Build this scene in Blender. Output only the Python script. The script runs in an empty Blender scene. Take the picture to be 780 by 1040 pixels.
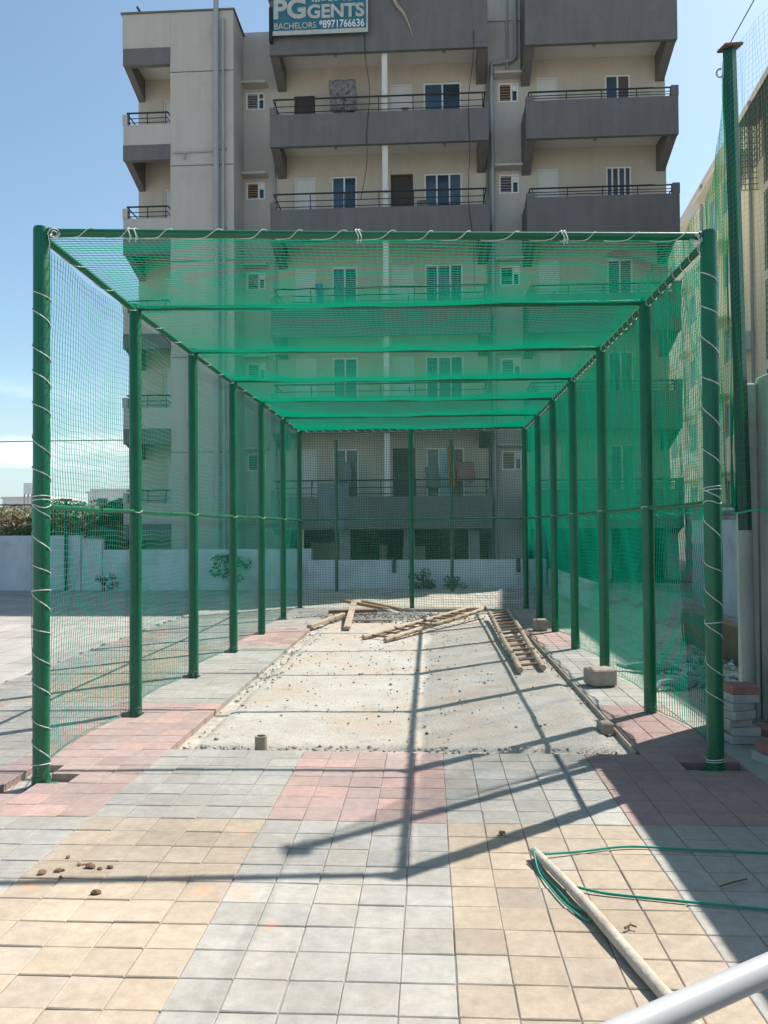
import bpy, math, random
import numpy as np
from math import sin, cos, pi, radians, sqrt, atan2
random.seed(7); rng = np.random.default_rng(7)
scn = bpy.context.scene
col = bpy.data.collections.new('place'); scn.collection.children.link(col)

# ------------------------------------------------------------------ helpers
def world_off(p):
    x = y = z = 0.0
    while p is not None:
        x += p.location.x; y += p.location.y; z += p.location.z; p = p.parent
    return (x, y, z)

class MB:
    def __init__(s): s.v = []; s.f = []; s.c = []
    def quad(s, a, b, c, d):
        n = len(s.v); s.v += [a, b, c, d]; s.f.append((n, n+1, n+2, n+3))
    def box(s, x0, x1, y0, y1, z0, z1, ch=0.0):
        if ch <= 0:
            n = len(s.v)
            s.v += [(x0,y0,z0),(x1,y0,z0),(x1,y1,z0),(x0,y1,z0),(x0,y0,z1),(x1,y0,z1),(x1,y1,z1),(x0,y1,z1)]
            s.f += [tuple(n+i for i in q) for q in ((0,3,2,1),(4,5,6,7),(0,1,5,4),(1,2,6,5),(2,3,7,6),(3,0,4,7))]
        else:
            s.obox(((x0+x1)/2, (y0+y1)/2, (z0+z1)/2), (x1-x0, y1-y0, z1-z0), 0, ch)
    def obox(s, c, d, rz=0.0, ch=0.0, tilt=(0, 0)):
        # box with chamfered vertical and top edges
        hx, hy, hz = d[0]/2, d[1]/2, d[2]/2; k = ch
        if k > 0:
            ring = [(-hx+k,-hy),(hx-k,-hy),(hx,-hy+k),(hx,hy-k),(hx-k,hy),(-hx+k,hy),(-hx,hy-k),(-hx,-hy+k)]
        else:
            ring = [(-hx,-hy),(hx,-hy),(hx,hy),(-hx,hy)]
        m = len(ring); lay = [(1, -hz)]
        pts = []
        if k > 0:
            rings = [([(a*(1-k/hx), b*(1-k/hy)) for a, b in ring], -hz), (ring, -hz+k), (ring, hz-k), ([(a*(1-k/hx), b*(1-k/hy)) for a, b in ring], hz)]
        else:
            rings = [(ring, -hz), (ring, hz)]
        n = len(s.v); cr, sr = cos(rz), sin(rz)
        for rg, z in rings:
            for a, b in rg:
                zz = z + a*tilt[0] + b*tilt[1]
                s.v.append((c[0]+a*cr-b*sr, c[1]+a*sr+b*cr, c[2]+zz))
        for j in range(len(rings)-1):
            for i in range(m):
                i2 = (i+1) % m
                s.f.append((n+j*m+i, n+j*m+i2, n+(j+1)*m+i2, n+(j+1)*m+i))
        s.f.append(tuple(n+i for i in reversed(range(m))))
        s.f.append(tuple(n+(len(rings)-1)*m+i for i in range(m)))
    def tube(s, pts, r, sides=8, cap=True, wob=0.0):
        P = np.array(pts, float); N = len(P)
        rr = r if hasattr(r, '__len__') else [r]*N
        T = np.gradient(P, axis=0); T /= (np.linalg.norm(T, axis=1)[:, None]+1e-12)
        up = np.array([0, 0, 1.0]) if abs(T[0][2]) < .9 else np.array([1.0, 0, 0])
        u = np.cross(T[0], up); u /= np.linalg.norm(u)
        n0 = len(s.v)
        for i in range(N):
            u = u - T[i]*np.dot(u, T[i]); u /= (np.linalg.norm(u)+1e-12); w = np.cross(T[i], u)
            for k in range(sides):
                a = 2*pi*k/sides; q = rr[i]*(1+random.uniform(-wob, wob))
                p = P[i]+u*cos(a)*q+w*sin(a)*q; s.v.append((p[0], p[1], p[2]))
        for i in range(N-1):
            for k in range(sides):
                k2 = (k+1) % sides
                s.f.append((n0+i*sides+k, n0+i*sides+k2, n0+(i+1)*sides+k2, n0+(i+1)*sides+k))
        if cap:
            s.f.append(tuple(n0+k for k in reversed(range(sides))))
            s.f.append(tuple(n0+(N-1)*sides+k for k in range(sides)))
    def ring(s, c, r_out, r_in, z0, z1, sides=20):
        n = len(s.v)
        for (r, z) in ((r_out, z0), (r_out, z1), (r_in, z1), (r_in, z0)):
            for k in range(sides):
                a = 2*pi*k/sides; s.v.append((c[0]+r*cos(a), c[1]+r*sin(a), z))
        for j in range(4):
            j2 = (j+1) % 4
            for k in range(sides):
                k2 = (k+1) % sides
                s.f.append((n+j*sides+k, n+j*sides+k2, n+j2*sides+k2, n+j2*sides+k))
    def build(s, name, mat, parent=None, smooth=False, loc=None):
        me = bpy.data.meshes.new(name)
        off = world_off(parent) if parent is not None else (loc or (0, 0, 0))
        V = np.array(s.v, float) - np.array(off)
        me.from_pydata(V.tolist(), [], s.f); me.update()
        if smooth:
            me.polygons.foreach_set('use_smooth', [True]*len(me.polygons))
            try: me.set_sharp_from_angle(angle=radians(40))
            except Exception: pass
        o = bpy.data.objects.new(name, me); col.objects.link(o)
        if parent is not None: o.parent = parent
        elif loc: o.location = loc
        me.materials.append(mat)
        return o

def tag(o, label=None, cat=None, group=None, kind=None):
    if label: o['label'] = label
    if cat: o['category'] = cat
    if group: o['group'] = group
    if kind: o['kind'] = kind
    return o
def thing(name, loc, label, cat, group=None):
    o = bpy.data.objects.new(name, None); col.objects.link(o); o.location = loc
    o.empty_display_size = .2
    return tag(o, label, cat, group)

# ------------------------------------------------------------------ materials
def new_mat(name):
    m = bpy.data.materials.new(name); m.use_nodes = True; nt = m.node_tree
    b = nt.nodes['Principled BSDF']; return m, nt, b
def N(nt, t, **kw):
    n = nt.nodes.new(t)
    for k, v in kw.items():
        if k in n.inputs.keys(): n.inputs[k].default_value = v
        else: setattr(n, k, v)
    return n
def mat(name, c, rough=.8, var=.25, scale=3.0, c2=None, bump=.0, bscale=60, metal=0, streak=None, spec=.5, dirt=None, dscale=.8, damt=.5):
    m, nt, b = new_mat(name); L = nt.links.new
    tc = N(nt, 'ShaderNodeTexCoord'); 
    src = tc.outputs['Object']
    if streak:
        mp = N(nt, 'ShaderNodeMapping'); mp.inputs['Scale'].default_value = streak
        L(src, mp.inputs[0]); s2 = mp.outputs[0]
    else: s2 = src
    n1 = N(nt, 'ShaderNodeTexNoise'); n1.inputs['Scale'].default_value = scale; n1.inputs['Detail'].default_value = 8; n1.inputs['Roughness'].default_value = .65
    L(s2, n1.inputs['Vector'])
    rp = N(nt, 'ShaderNodeValToRGB'); e = rp.color_ramp.elements
    e[0].position = .3; e[1].position = .7
    d = c2 if c2 else tuple(x*(1-var) for x in c)
    e[0].color = (*d, 1); e[1].color = (*(tuple(min(1, x*(1+var*.6)) for x in c) if not c2 else c), 1)
    L(n1.outputs['Fac'], rp.inputs[0]); out = rp.outputs[0]
    if dirt:
        n3 = N(nt, 'ShaderNodeTexNoise'); n3.inputs['Scale'].default_value = dscale; n3.inputs['Detail'].default_value = 9; n3.inputs['Roughness'].default_value = .7
        L(src, n3.inputs['Vector'])
        r3 = N(nt, 'ShaderNodeValToRGB'); r3.color_ramp.elements[0].position = .52; r3.color_ramp.elements[1].position = .68
        r3.color_ramp.elements[0].color = (0,0,0,1); r3.color_ramp.elements[1].color = (damt, damt, damt, 1)
        L(n3.outputs['Fac'], r3.inputs[0])
        mx = N(nt, 'ShaderNodeMix', data_type='RGBA'); L(r3.outputs[0], mx.inputs['Factor'])
        L(out, mx.inputs[6]); mx.inputs[7].default_value = (*dirt, 1); out = mx.outputs[2]
    L(out, b.inputs['Base Color'])
    b.inputs['Roughness'].default_value = rough; b.inputs['Metallic'].default_value = metal
    b.inputs['Specular IOR Level'].default_value = spec
    if bump > 0:
        n2 = N(nt, 'ShaderNodeTexNoise'); n2.inputs['Scale'].default_value = bscale; n2.inputs['Detail'].default_value = 6
        L(src, n2.inputs['Vector'])
        bp = N(nt, 'ShaderNodeBump'); bp.inputs['Strength'].default_value = bump; bp.inputs['Distance'].default_value = .01
        L(n2.outputs['Fac'], bp.inputs['Height']); L(bp.outputs[0], b.inputs['Normal'])
    return m

M = {}
M['green_paint'] = mat('green_paint', (.002, .125, .055), .28, .18, 4, bump=.08, bscale=25, dirt=(.012,.06,.035), dscale=3, damt=.5)
M['green_pole'] = mat('green_pole', (.002, .06, .035), .45, .3, 3, streak=(6,6,.6), dirt=(.05,.07,.06), dscale=2, damt=.5)
M['cord'] = mat('white_cord', (.66, .67, .64), .8, .3, 20)
M['plaster_grey'] = mat('grey_plaster', (.50, .455, .40), .9, .08, 1.6, streak=(3.2, 3.2, .22), bump=.15, bscale=12, dirt=(.38,.35,.31), dscale=.6, damt=.5)
M['fascia_dark'] = mat('dark_grey_paint', (.155, .146, .140), .85, .14, 1.6, streak=(2.6, 2.6, .4), bump=.1, bscale=12, dirt=(.20,.19,.18), dscale=.9, damt=.4)
M['plaster_beige'] = mat('beige_plaster', (.52, .465, .385), .9, .10, 1.2, streak=(2.2, 2.2, .3), bump=.1, bscale=14, dirt=(.42,.375,.31), dscale=.6, damt=.5)
M['ceiling'] = mat('ceiling_paint', (.68, .65, .59), .9, .08, 1.0)
M['white_door'] = mat('white_door', (.62, .62, .60), .6, .08, 2.0)
M['dark_door'] = mat('dark_door', (.06, .045, .04), .6, .2, 2.0)
M['white_frame'] = mat('white_frame', (.72, .73, .72), .5, .06, 3.0)
M['rail_black'] = mat('black_rail', (.018, .018, .02), .5, .2, 4)
M['pipe_grey'] = mat('grey_pipe', (.36, .36, .36), .55, .15, 3, streak=(4,4,.6))
M['cream'] = mat('cream_plaster', (.88, .81, .62), .9, .08, .7, streak=(2,2,.4), bump=.1, bscale=12, dirt=(.76,.69,.52), dscale=.5, damt=.5)
M['cream2'] = mat('pale_pink_plaster', (.72, .62, .55), .9, .08, .7, streak=(2,2,.4))
M['grill'] = mat('grill_iron', (.16, .155, .14), .6, .3, 5)
M['wall_white'] = mat('whitewash', (.60, .63, .65), .9, .15, 1.5, streak=(1.5,1.5,.6), bump=.2, bscale=10, dirt=(.38,.38,.36), dscale=1.2, damt=.7)
M['cement'] = mat('cement_render', (.34, .34, .32), .92, .22, 1.2, bump=.3, bscale=18, dirt=(.20,.21,.19), dscale=1.1, damt=.8)
M['cement_pale'] = mat('pale_cement_render', (.50, .50, .47), .92, .25, 1.2, bump=.3, bscale=18, dirt=(.24,.26,.24), dscale=.9, damt=.8)
M['brown_wall'] = mat('muddy_brick', (.22, .155, .10), .95, .3, 3, bump=.4, bscale=20, dirt=(.30,.27,.2), dscale=2, damt=.7)
M['soil'] = mat('bedding_soil', (.46, .42, .36), .98, .35, 9, bump=.6, bscale=70)
M['bamboo'] = mat('weathered_bamboo', (.46, .36, .255), .75, .3, 8, streak=(3,3,3), bump=.3, bscale=40, dirt=(.22,.15,.10), dscale=6, damt=.8)
M['rung'] = mat('brown_rung', (.25, .145, .085), .8, .35, 12, bump=.3, bscale=40)
M['plank'] = mat('brown_plank', (.42, .27, .15), .8, .35, 9, streak=(3,3,3), bump=.3, bscale=40)
M['pole_wood'] = mat('barkless_wood', (.46, .40, .32), .8, .22, 10, bump=.5, bscale=35, dirt=(.30,.23,.16), dscale=9, damt=.7)
M['block'] = mat('concrete_block', (.36, .30, .24), .95, .25, 8, bump=.6, bscale=60)
M['paver_red'] = mat('red_paver', (.36, .17, .15), .9, .25, 8, bump=.3, bscale=90)
M['paver_grey'] = mat('grey_paver', (.42, .42, .40), .9, .2, 8, bump=.3, bscale=90)
M['twine'] = mat('green_twine', (.012, .30, .20), .45, .2, 10)
M['steel'] = mat('white_painted_steel', (.40, .40, .40), .3, .05, 3, bump=.03, bscale=20)
M['clod'] = mat('red_soil', (.22, .13, .08), .98, .35, 20, bump=.6, bscale=80)
M['rust'] = mat('rusty_plate', (.14, .075, .05), .8, .4, 9)
M['gravel'] = mat('gravel', (.40, .375, .34), .95, .4, 14, bump=.4, bscale=60)
M['dark'] = mat('painted_shade_interior', (.035, .035, .035), .9, .3, 2)  # near-black, the shade under the stilts put into the colour
M['far_white'] = mat('far_white_paint', (.70, .70, .68), .9, .08, .3)
M['bark'] = mat('bark', (.16, .12, .085), .95, .3, 8, bump=.5, bscale=30)
M['wire'] = mat('black_wire', (.03, .03, .03), .6, .1, 3)
M['cloth_grey'] = mat('grey_cloth', (.16, .19, .20), .9, .15, 4)
M['cloth_blue'] = mat('blue_cloth', (.05, .16, .32), .9, .2, 4)
M['cloth_orange'] = mat('orange_cloth', (.50, .20, .07), .9, .2, 4)
M['cloth_pink'] = mat('pink_cloth', (.30, .15, .14), .9, .2, 4)
M['lace'] = mat('dark_print_cloth', (.34, .30, .29), .9, .5, 9, c2=(.04,.035,.04))
M['sign_blue'] = mat('teal_board', (.022, .15, .20), .5, .15, 3, dirt=(.10,.16,.18), dscale=3, damt=.5)
M['sign_cream'] = mat('faded_lettering', (.48, .47, .42), .7, .2, 5)
def glass(name, c, rough=.12):
    m, nt, b = new_mat(name); L = nt.links.new
    tc = N(nt, 'ShaderNodeTexCoord'); n1 = N(nt, 'ShaderNodeTexNoise'); n1.inputs['Scale'].default_value = 1.3
    L(tc.outputs['Object'], n1.inputs['Vector'])
    rp = N(nt, 'ShaderNodeValToRGB'); rp.color_ramp.elements[0].color = (*[x*.5 for x in c], 1); rp.color_ramp.elements[1].color = (*[x*1.5 for x in c], 1)
    L(n1.outputs['Fac'], rp.inputs[0]); L(rp.outputs[0], b.inputs['Base Color']); b.inputs['Roughness'].default_value = rough
    b.inputs['Specular IOR Level'].default_value = .6
    return m
M['glass'] = glass('window_glass', (.035, .06, .085))
M['glass_blue'] = glass('blue_curtained_glass', (.055, .095, .14), .2)
M['glass_pale'] = glass('pale_blue_glass', (.25, .42, .48), .25)
M['glass_brown'] = glass('brown_curtained_glass', (.10, .075, .065), .3)

def net_mat(name, c, tr=.5):
    m, nt, b = new_mat(name); L = nt.links.new
    b.inputs['Base Color'].default_value = (*c, 1); b.inputs['Roughness'].default_value = .45
    t = N(nt, 'ShaderNodeBsdfTranslucent'); t.inputs['Color'].default_value = (*[min(1, x*1.35) for x in c], 1)
    mx = N(nt, 'ShaderNodeMixShader'); mx.inputs[0].default_value = tr
    L(b.outputs[0], mx.inputs[1]); L(t.outputs[0], mx.inputs[2]); L(mx.outputs[0], nt.nodes['Material Output'].inputs['Surface'])
    return m
M['net'] = net_mat('green_nylon_net', (.0006, .475, .345), .65)
M['net_left'] = net_mat('left_green_net', (.05, .50, .36), .45)  # slightly greyer green than the right and roof nets
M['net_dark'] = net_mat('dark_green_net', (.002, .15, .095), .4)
M['net_glint'] = net_mat('painted_thread_glint', (.55, .85, .72), .35)
M['net_tall'] = net_mat('green_shade_net', (.015, .42, .235), .55)
M['net_back'] = net_mat('pale_green_net', (.035, .31, .21), .35)

def leaf_mat(name, c, c2):
    m, nt, b = new_mat(name); L = nt.links.new
    oi = N(nt, 'ShaderNodeTexCoord'); n1 = N(nt, 'ShaderNodeTexNoise'); n1.inputs['Scale'].default_value = 2.5; n1.inputs['Detail'].default_value = 5
    L(oi.outputs['Object'], n1.inputs['Vector'])
    rp = N(nt, 'ShaderNodeValToRGB'); rp.color_ramp.elements[0].position = .35; rp.color_ramp.elements[1].position = .65
    rp.color_ramp.elements[0].color = (*c, 1); rp.color_ramp.elements[1].color = (*c2, 1)
    L(n1.outputs['Fac'], rp.inputs[0]); L(rp.outputs[0], b.inputs['Base Color']); b.inputs['Roughness'].default_value = .6
    t = N(nt, 'ShaderNodeBsdfTranslucent'); L(rp.outputs[0], t.inputs['Color'])
    mx = N(nt, 'ShaderNodeMixShader'); mx.inputs[0].default_value = .3
    L(b.outputs[0], mx.inputs[1]); L(t.outputs[0], mx.inputs[2]); L(mx.outputs[0], nt.nodes['Material Output'].inputs['Surface'])
    return m
M['leaf'] = leaf_mat('green_leaf', (.06, .12, .03), (.13, .19, .06))
M['leaf_dry'] = leaf_mat('dry_leaf', (.24, .18, .10), (.10, .12, .05))
M['leaf_dark'] = leaf_mat('dark_leaf', (.035, .08, .025), (.09, .14, .045))

def paver_mat():
    m, nt, b = new_mat('paving_tiles'); L = nt.links.new
    at = N(nt, 'ShaderNodeAttribute', attribute_name='tile')
    tc = N(nt, 'ShaderNodeTexCoord')
    n1 = N(nt, 'ShaderNodeTexNoise'); n1.inputs['Scale'].default_value = 1.1; n1.inputs['Detail'].default_value = 9; n1.inputs['Roughness'].default_value = .7
    L(tc.outputs['Object'], n1.inputs['Vector'])
    r1 = N(nt, 'ShaderNodeValToRGB'); r1.color_ramp.elements[0].position = .3; r1.color_ramp.elements[1].position = .72
    r1.color_ramp.elements[0].color = (.76, .74, .71, 1); r1.color_ramp.elements[1].color = (1.1, 1.09, 1.07, 1)
    L(n1.outputs['Fac'], r1.inputs[0])
    mx = N(nt, 'ShaderNodeMix', data_type='RGBA', blend_type='MULTIPLY'); mx.inputs['Factor'].default_value = 1
    L(at.outputs['Color'], mx.inputs[6]); L(r1.outputs[0], mx.inputs[7])
    # cement dust
    n2 = N(nt, 'ShaderNodeTexNoise'); n2.inputs['Scale'].default_value = 16; n2.inputs['Detail'].default_value = 8; n2.inputs['Roughness'].default_value = .7
    L(tc.outputs['Object'], n2.inputs['Vector'])
    r2 = N(nt, 'ShaderNodeValToRGB'); r2.color_ramp.elements[0].position = .35; r2.color_ramp.elements[1].position = .75
    r2.color_ramp.elements[0].color = (.84, .83, .82, 1); r2.color_ramp.elements[1].color = (1.12, 1.12, 1.12, 1)
    L(n2.outputs['Fac'], r2.inputs[0])
    m2 = N(nt, 'ShaderNodeMix', data_type='RGBA', blend_type='MULTIPLY'); m2.inputs['Factor'].default_value = 1
    L(mx.outputs[2], m2.inputs[6]); L(r2.outputs[0], m2.inputs[7]); out = m2.outputs[2]
    # dirt smudges
    n4 = N(nt, 'ShaderNodeTexNoise'); n4.inputs['Scale'].default_value = 3.3; n4.inputs['Detail'].default_value = 10; n4.inputs['Roughness'].default_value = .75
    L(tc.outputs['Object'], n4.inputs['Vector'])
    r4 = N(nt, 'ShaderNodeValToRGB'); r4.color_ramp.elements[0].position = .56; r4.color_ramp.elements[1].position = .70
    r4.color_ramp.elements[0].color = (0,0,0,1); r4.color_ramp.elements[1].color = (.55,.55,.55,1)
    L(n4.outputs['Fac'], r4.inputs[0])
    m4 = N(nt, 'ShaderNodeMix', data_type='RGBA'); L(r4.outputs[0], m4.inputs['Factor']); L(out, m4.inputs[6]); m4.inputs[7].default_value = (.34,.29,.23,1); out = m4.outputs[2]
    # spilled paint and lime marks at real places on the paving
    for (x, y, r, c, a) in ((-.86, 3.58, .09, (.62,.30,.18), .4), (-.67, 3.32, .05, (.70,.27,.13), .6), (-1.05, 3.6, .07, (.70,.30,.14), .4), (-1.02, 4.3, .07, (.70,.34,.20), .35), (-1.85, 3.62, .06, (.7,.28,.12), .4)):
        d = N(nt, 'ShaderNodeVectorMath', operation='DISTANCE'); L(tc.outputs['Object'], d.inputs[0]); d.inputs[1].default_value = (x, y, 0)
        ad = N(nt, 'ShaderNodeMath', operation='ADD'); L(d.outputs['Value'], ad.inputs[0])
        ns = N(nt, 'ShaderNodeMath', operation='MULTIPLY'); L(n2.outputs['Fac'], ns.inputs[0]); ns.inputs[1].default_value = .13; L(ns.outputs[0], ad.inputs[1])
        mr = N(nt, 'ShaderNodeMapRange'); L(ad.outputs[0], mr.inputs['Value'])
        mr.inputs['From Min'].default_value = r+.01; mr.inputs['From Max'].default_value = r+.06; mr.inputs['To Min'].default_value = a; mr.inputs['To Max'].default_value = 0
        mm = N(nt, 'ShaderNodeMix', data_type='RGBA'); L(mr.outputs[0], mm.inputs['Factor']); L(out, mm.inputs[6]); mm.inputs[7].default_value = (*c, 1); out = mm.outputs[2]
    L(out, b.inputs['Base Color']); b.inputs['Roughness'].default_value = .82
    b.inputs['Specular IOR Level'].default_value = .35
    n3 = N(nt, 'ShaderNodeTexNoise'); n3.inputs['Scale'].default_value = 160; n3.inputs['Detail'].default_value = 4
    L(tc.outputs['Object'], n3.inputs['Vector'])
    bp = N(nt, 'ShaderNodeBump'); bp.inputs['Strength'].default_value = .25; bp.inputs['Distance'].default_value = .004
    L(n3.outputs['Fac'], bp.inputs['Height']); L(bp.outputs[0], b.inputs['Normal'])
    return m
M['paver'] = paver_mat()

def slab_mat():
    m, nt, b = new_mat('rough_concrete'); L = nt.links.new
    tc = N(nt, 'ShaderNodeTexCoord'); src = tc.outputs['Object']
    def noise(sc, det=8, ro=.65):
        n = N(nt, 'ShaderNodeTexNoise'); n.inputs['Scale'].default_value = sc; n.inputs['Detail'].default_value = det; n.inputs['Roughness'].default_value = ro
        L(src, n.inputs['Vector']); return n
    def ramp(n, p0, c0, p1, c1):
        r = N(nt, 'ShaderNodeValToRGB'); r.color_ramp.elements[0].position = p0; r.color_ramp.elements[1].position = p1
        r.color_ramp.elements[0].color = (*c0, 1); r.color_ramp.elements[1].color = (*c1, 1); L(n.outputs['Fac'], r.inputs[0]); return r
    a = ramp(noise(1.6), .3, (.44,.405,.355), .7, (.56,.53,.485))
    k = ramp(noise(1.0, 9, .7), .46, (0,0,0), .62, (.6,.6,.6))
    mx = N(nt, 'ShaderNodeMix', data_type='RGBA'); L(k.outputs[0], mx.inputs['Factor']); L(a.outputs[0], mx.inputs[6]); mx.inputs[7].default_value = (.50,.385,.29,1)
    k2 = ramp(noise(7, 10, .78), .54, (0,0,0), .66, (.7,.7,.7))
    m2 = N(nt, 'ShaderNodeMix', data_type='RGBA'); L(k2.outputs[0], m2.inputs['Factor']); L(mx.outputs[2], m2.inputs[6]); m2.inputs[7].default_value = (.33,.26,.205,1)
    k3 = ramp(noise(45, 6, .8), .3, (.70,.70,.70), .7, (1.15,1.15,1.15))
    m3 = N(nt, 'ShaderNodeMix', data_type='RGBA', blend_type='MULTIPLY'); m3.inputs['Factor'].default_value = 1; L(m2.outputs[2], m3.inputs[6]); L(k3.outputs[0], m3.inputs[7])
    L(m3.outputs[2], b.inputs['Base Color']); b.inputs['Roughness'].default_value = .95; b.inputs['Specular IOR Level'].default_value = .2
    bp = N(nt, 'ShaderNodeBump'); bp.inputs['Strength'].default_value = .8; bp.inputs['Distance'].default_value = .015
    L(noise(30, 8, .75).outputs['Fac'], bp.inputs['Height']); L(bp.outputs[0], b.inputs['Normal'])
    return m
M['slab'] = slab_mat()
M['yard_base'] = mat('yard_concrete', (.42, .405, .375), .95, .16, .7, bump=.4, bscale=25, dirt=(.35,.33,.29), dscale=.9, damt=.7)

def yard_mat():
    m, nt, b = new_mat('yard_paving'); L = nt.links.new
    tc = N(nt, 'ShaderNodeTexCoord')
    bk = N(nt, 'ShaderNodeTexBrick'); bk.offset = 0.0
    bk.inputs['Color1'].default_value = (.35,.335,.315,1); bk.inputs['Color2'].default_value = (.39,.365,.34,1); bk.inputs['Mortar'].default_value = (.22,.21,.19,1)
    bk.inputs['Scale'].default_value = 1; bk.inputs['Mortar Size'].default_value = .012; bk.inputs['Brick Width'].default_value = .61; bk.inputs['Row Height'].default_value = .60
    L(tc.outputs['Object'], bk.inputs['Vector'])
    n = N(nt, 'ShaderNodeTexNoise'); n.inputs['Scale'].default_value = .9; n.inputs['Detail'].default_value = 10; n.inputs['Roughness'].default_value = .72
    L(tc.outputs['Object'], n.inputs['Vector'])
    r = N(nt, 'ShaderNodeValToRGB'); r.color_ramp.elements[0].position = .35; r.color_ramp.elements[1].position = .65
    r.color_ramp.elements[0].color = (.68,.66,.63,1); r.color_ramp.elements[1].color = (1.05,1.04,1.02,1); L(n.outputs['Fac'], r.inputs[0])
    mx = N(nt, 'ShaderNodeMix', data_type='RGBA', blend_type='MULTIPLY'); mx.inputs['Factor'].default_value = 1
    L(bk.outputs['Color'], mx.inputs[6]); L(r.outputs[0], mx.inputs[7]); L(mx.outputs[2], b.inputs['Base Color']); b.inputs['Roughness'].default_value = .93
    n2 = N(nt, 'ShaderNodeTexNoise'); n2.inputs['Scale'].default_value = 30; L(tc.outputs['Object'], n2.inputs['Vector'])
    bp = N(nt, 'ShaderNodeBump'); bp.inputs['Strength'].default_value = .4; bp.inputs['Distance'].default_value = .01; L(n2.outputs['Fac'], bp.inputs['Height']); L(bp.outputs[0], b.inputs['Normal'])
    return m
M['yard'] = yard_mat()
def paint_mat():
    m = M['green_paint']; nt = m.node_tree; b = nt.nodes['Principled BSDF']; L = nt.links.new
    src = b.inputs['Base Color'].links[0].from_socket
    tc = N(nt, 'ShaderNodeTexCoord'); sp = N(nt, 'ShaderNodeSeparateXYZ'); L(tc.outputs['Object'], sp.inputs[0])
    n = N(nt, 'ShaderNodeTexNoise'); n.inputs['Scale'].default_value = 14; n.inputs['Detail'].default_value = 10; n.inputs['Roughness'].default_value = .8; L(tc.outputs['Object'], n.inputs['Vector'])
    # cement dust splashed up the post feet, and small scattered chips
    a = N(nt, 'ShaderNodeMapRange'); L(sp.outputs['Z'], a.inputs['Value']); a.inputs['From Min'].default_value = 0; a.inputs['From Max'].default_value = .5; a.inputs['To Min'].default_value = .16; a.inputs['To Max'].default_value = 0
    ad = N(nt, 'ShaderNodeMath', operation='ADD'); L(n.outputs['Fac'], ad.inputs[0]); L(a.outputs[0], ad.inputs[1])
    r = N(nt, 'ShaderNodeMapRange'); L(ad.outputs[0], r.inputs['Value']); r.inputs['From Min'].default_value = .66; r.inputs['From Max'].default_value = .74; r.inputs['To Max'].default_value = .6
    mx = N(nt, 'ShaderNodeMix', data_type='RGBA'); L(r.outputs[0], mx.inputs['Factor']); L(src, mx.inputs[6]); mx.inputs[7].default_value = (.22,.24,.20,1)
    L(mx.outputs[2], b.inputs['Base Color'])
    rr = N(nt, 'ShaderNodeMapRange'); L(n.outputs['Fac'], rr.inputs['Value']); rr.inputs['To Min'].default_value = .22; rr.inputs['To Max'].default_value = .55; L(rr.outputs[0], b.inputs['Roughness'])
paint_mat()

# ------------------------------------------------------------------ ground
g = MB(); g.quad((-400,-300,-.11),(400,-300,-.11),(400,600,-.11),(-400,600,-.11))
tag(g.build('ground', M['yard']), kind='structure')
g = MB(); g.box(-4.62, 6.0, -2.5, 21.3, -.30, -.052)
tag(g.build('bedding_ground', M['soil']), kind='structure')

POST_L = [(-2.567, 5.15), (-2.62, 6.99), (-2.63, 8.77), (-2.63, 10.58), (-2.61, 12.30), (-2.62, 14.2), (-2.65, 16.2)]
POST_R = [(1.925, 5.55), (1.93, 7.17), (1.93, 9.0), (1.93, 10.8), (1.93, 12.5), (1.93, 14.25), (1.92, 16.1)]
S = .2035; SY = .197; X0 = .085; Y0 = 4.487
GR = (.385,.372,.345); PK = (.42,.315,.295); YE = (.425,.355,.28); RD = (.38,.265,.25)
def tile_colour(i, j):
    grp = math.floor(i/5); y = Y0+j*SY
    even = (grp % 2 == 0)   # grp 0 = yellow column right of X0
    def cross():
        return GR if even else PK
    if y < Y0-.01: c = YE if even else GR
    elif y < 7.4: c = cross()
    elif y < 10.9: c = YE if (even and grp < -3) else GR
    elif y < 12.8: c = cross()
    elif y < 16: c = GR
    else: c = GR if (grp+int((y-16)//1.01)) % 2 else (.47,.43,.37)
    return c
V = []; F = []; C = []; sand = MB()
def add_tile(cx, cy, cz, hw, hy, th, tx, ty, c, ch=.005):
    n = len(V)
    for (k, z) in ((0, -th), (0, -ch), (ch, 0.0)):
        for (a, b_) in ((-hw+k,-hy+k),(hw-k,-hy+k),(hw-k,hy-k),(-hw+k,hy-k)):
            V.append((cx+a, cy+b_, cz+z+a*tx+b_*ty))
    for j in range(2):
        for i in range(4):
            i2 = (i+1) % 4
            F.append((n+j*4+i, n+j*4+i2, n+j*4+4+i2, n+j*4+4+i)); C.append(c)
    F.append((n+8, n+9, n+10, n+11)); C.append(c)
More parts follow.
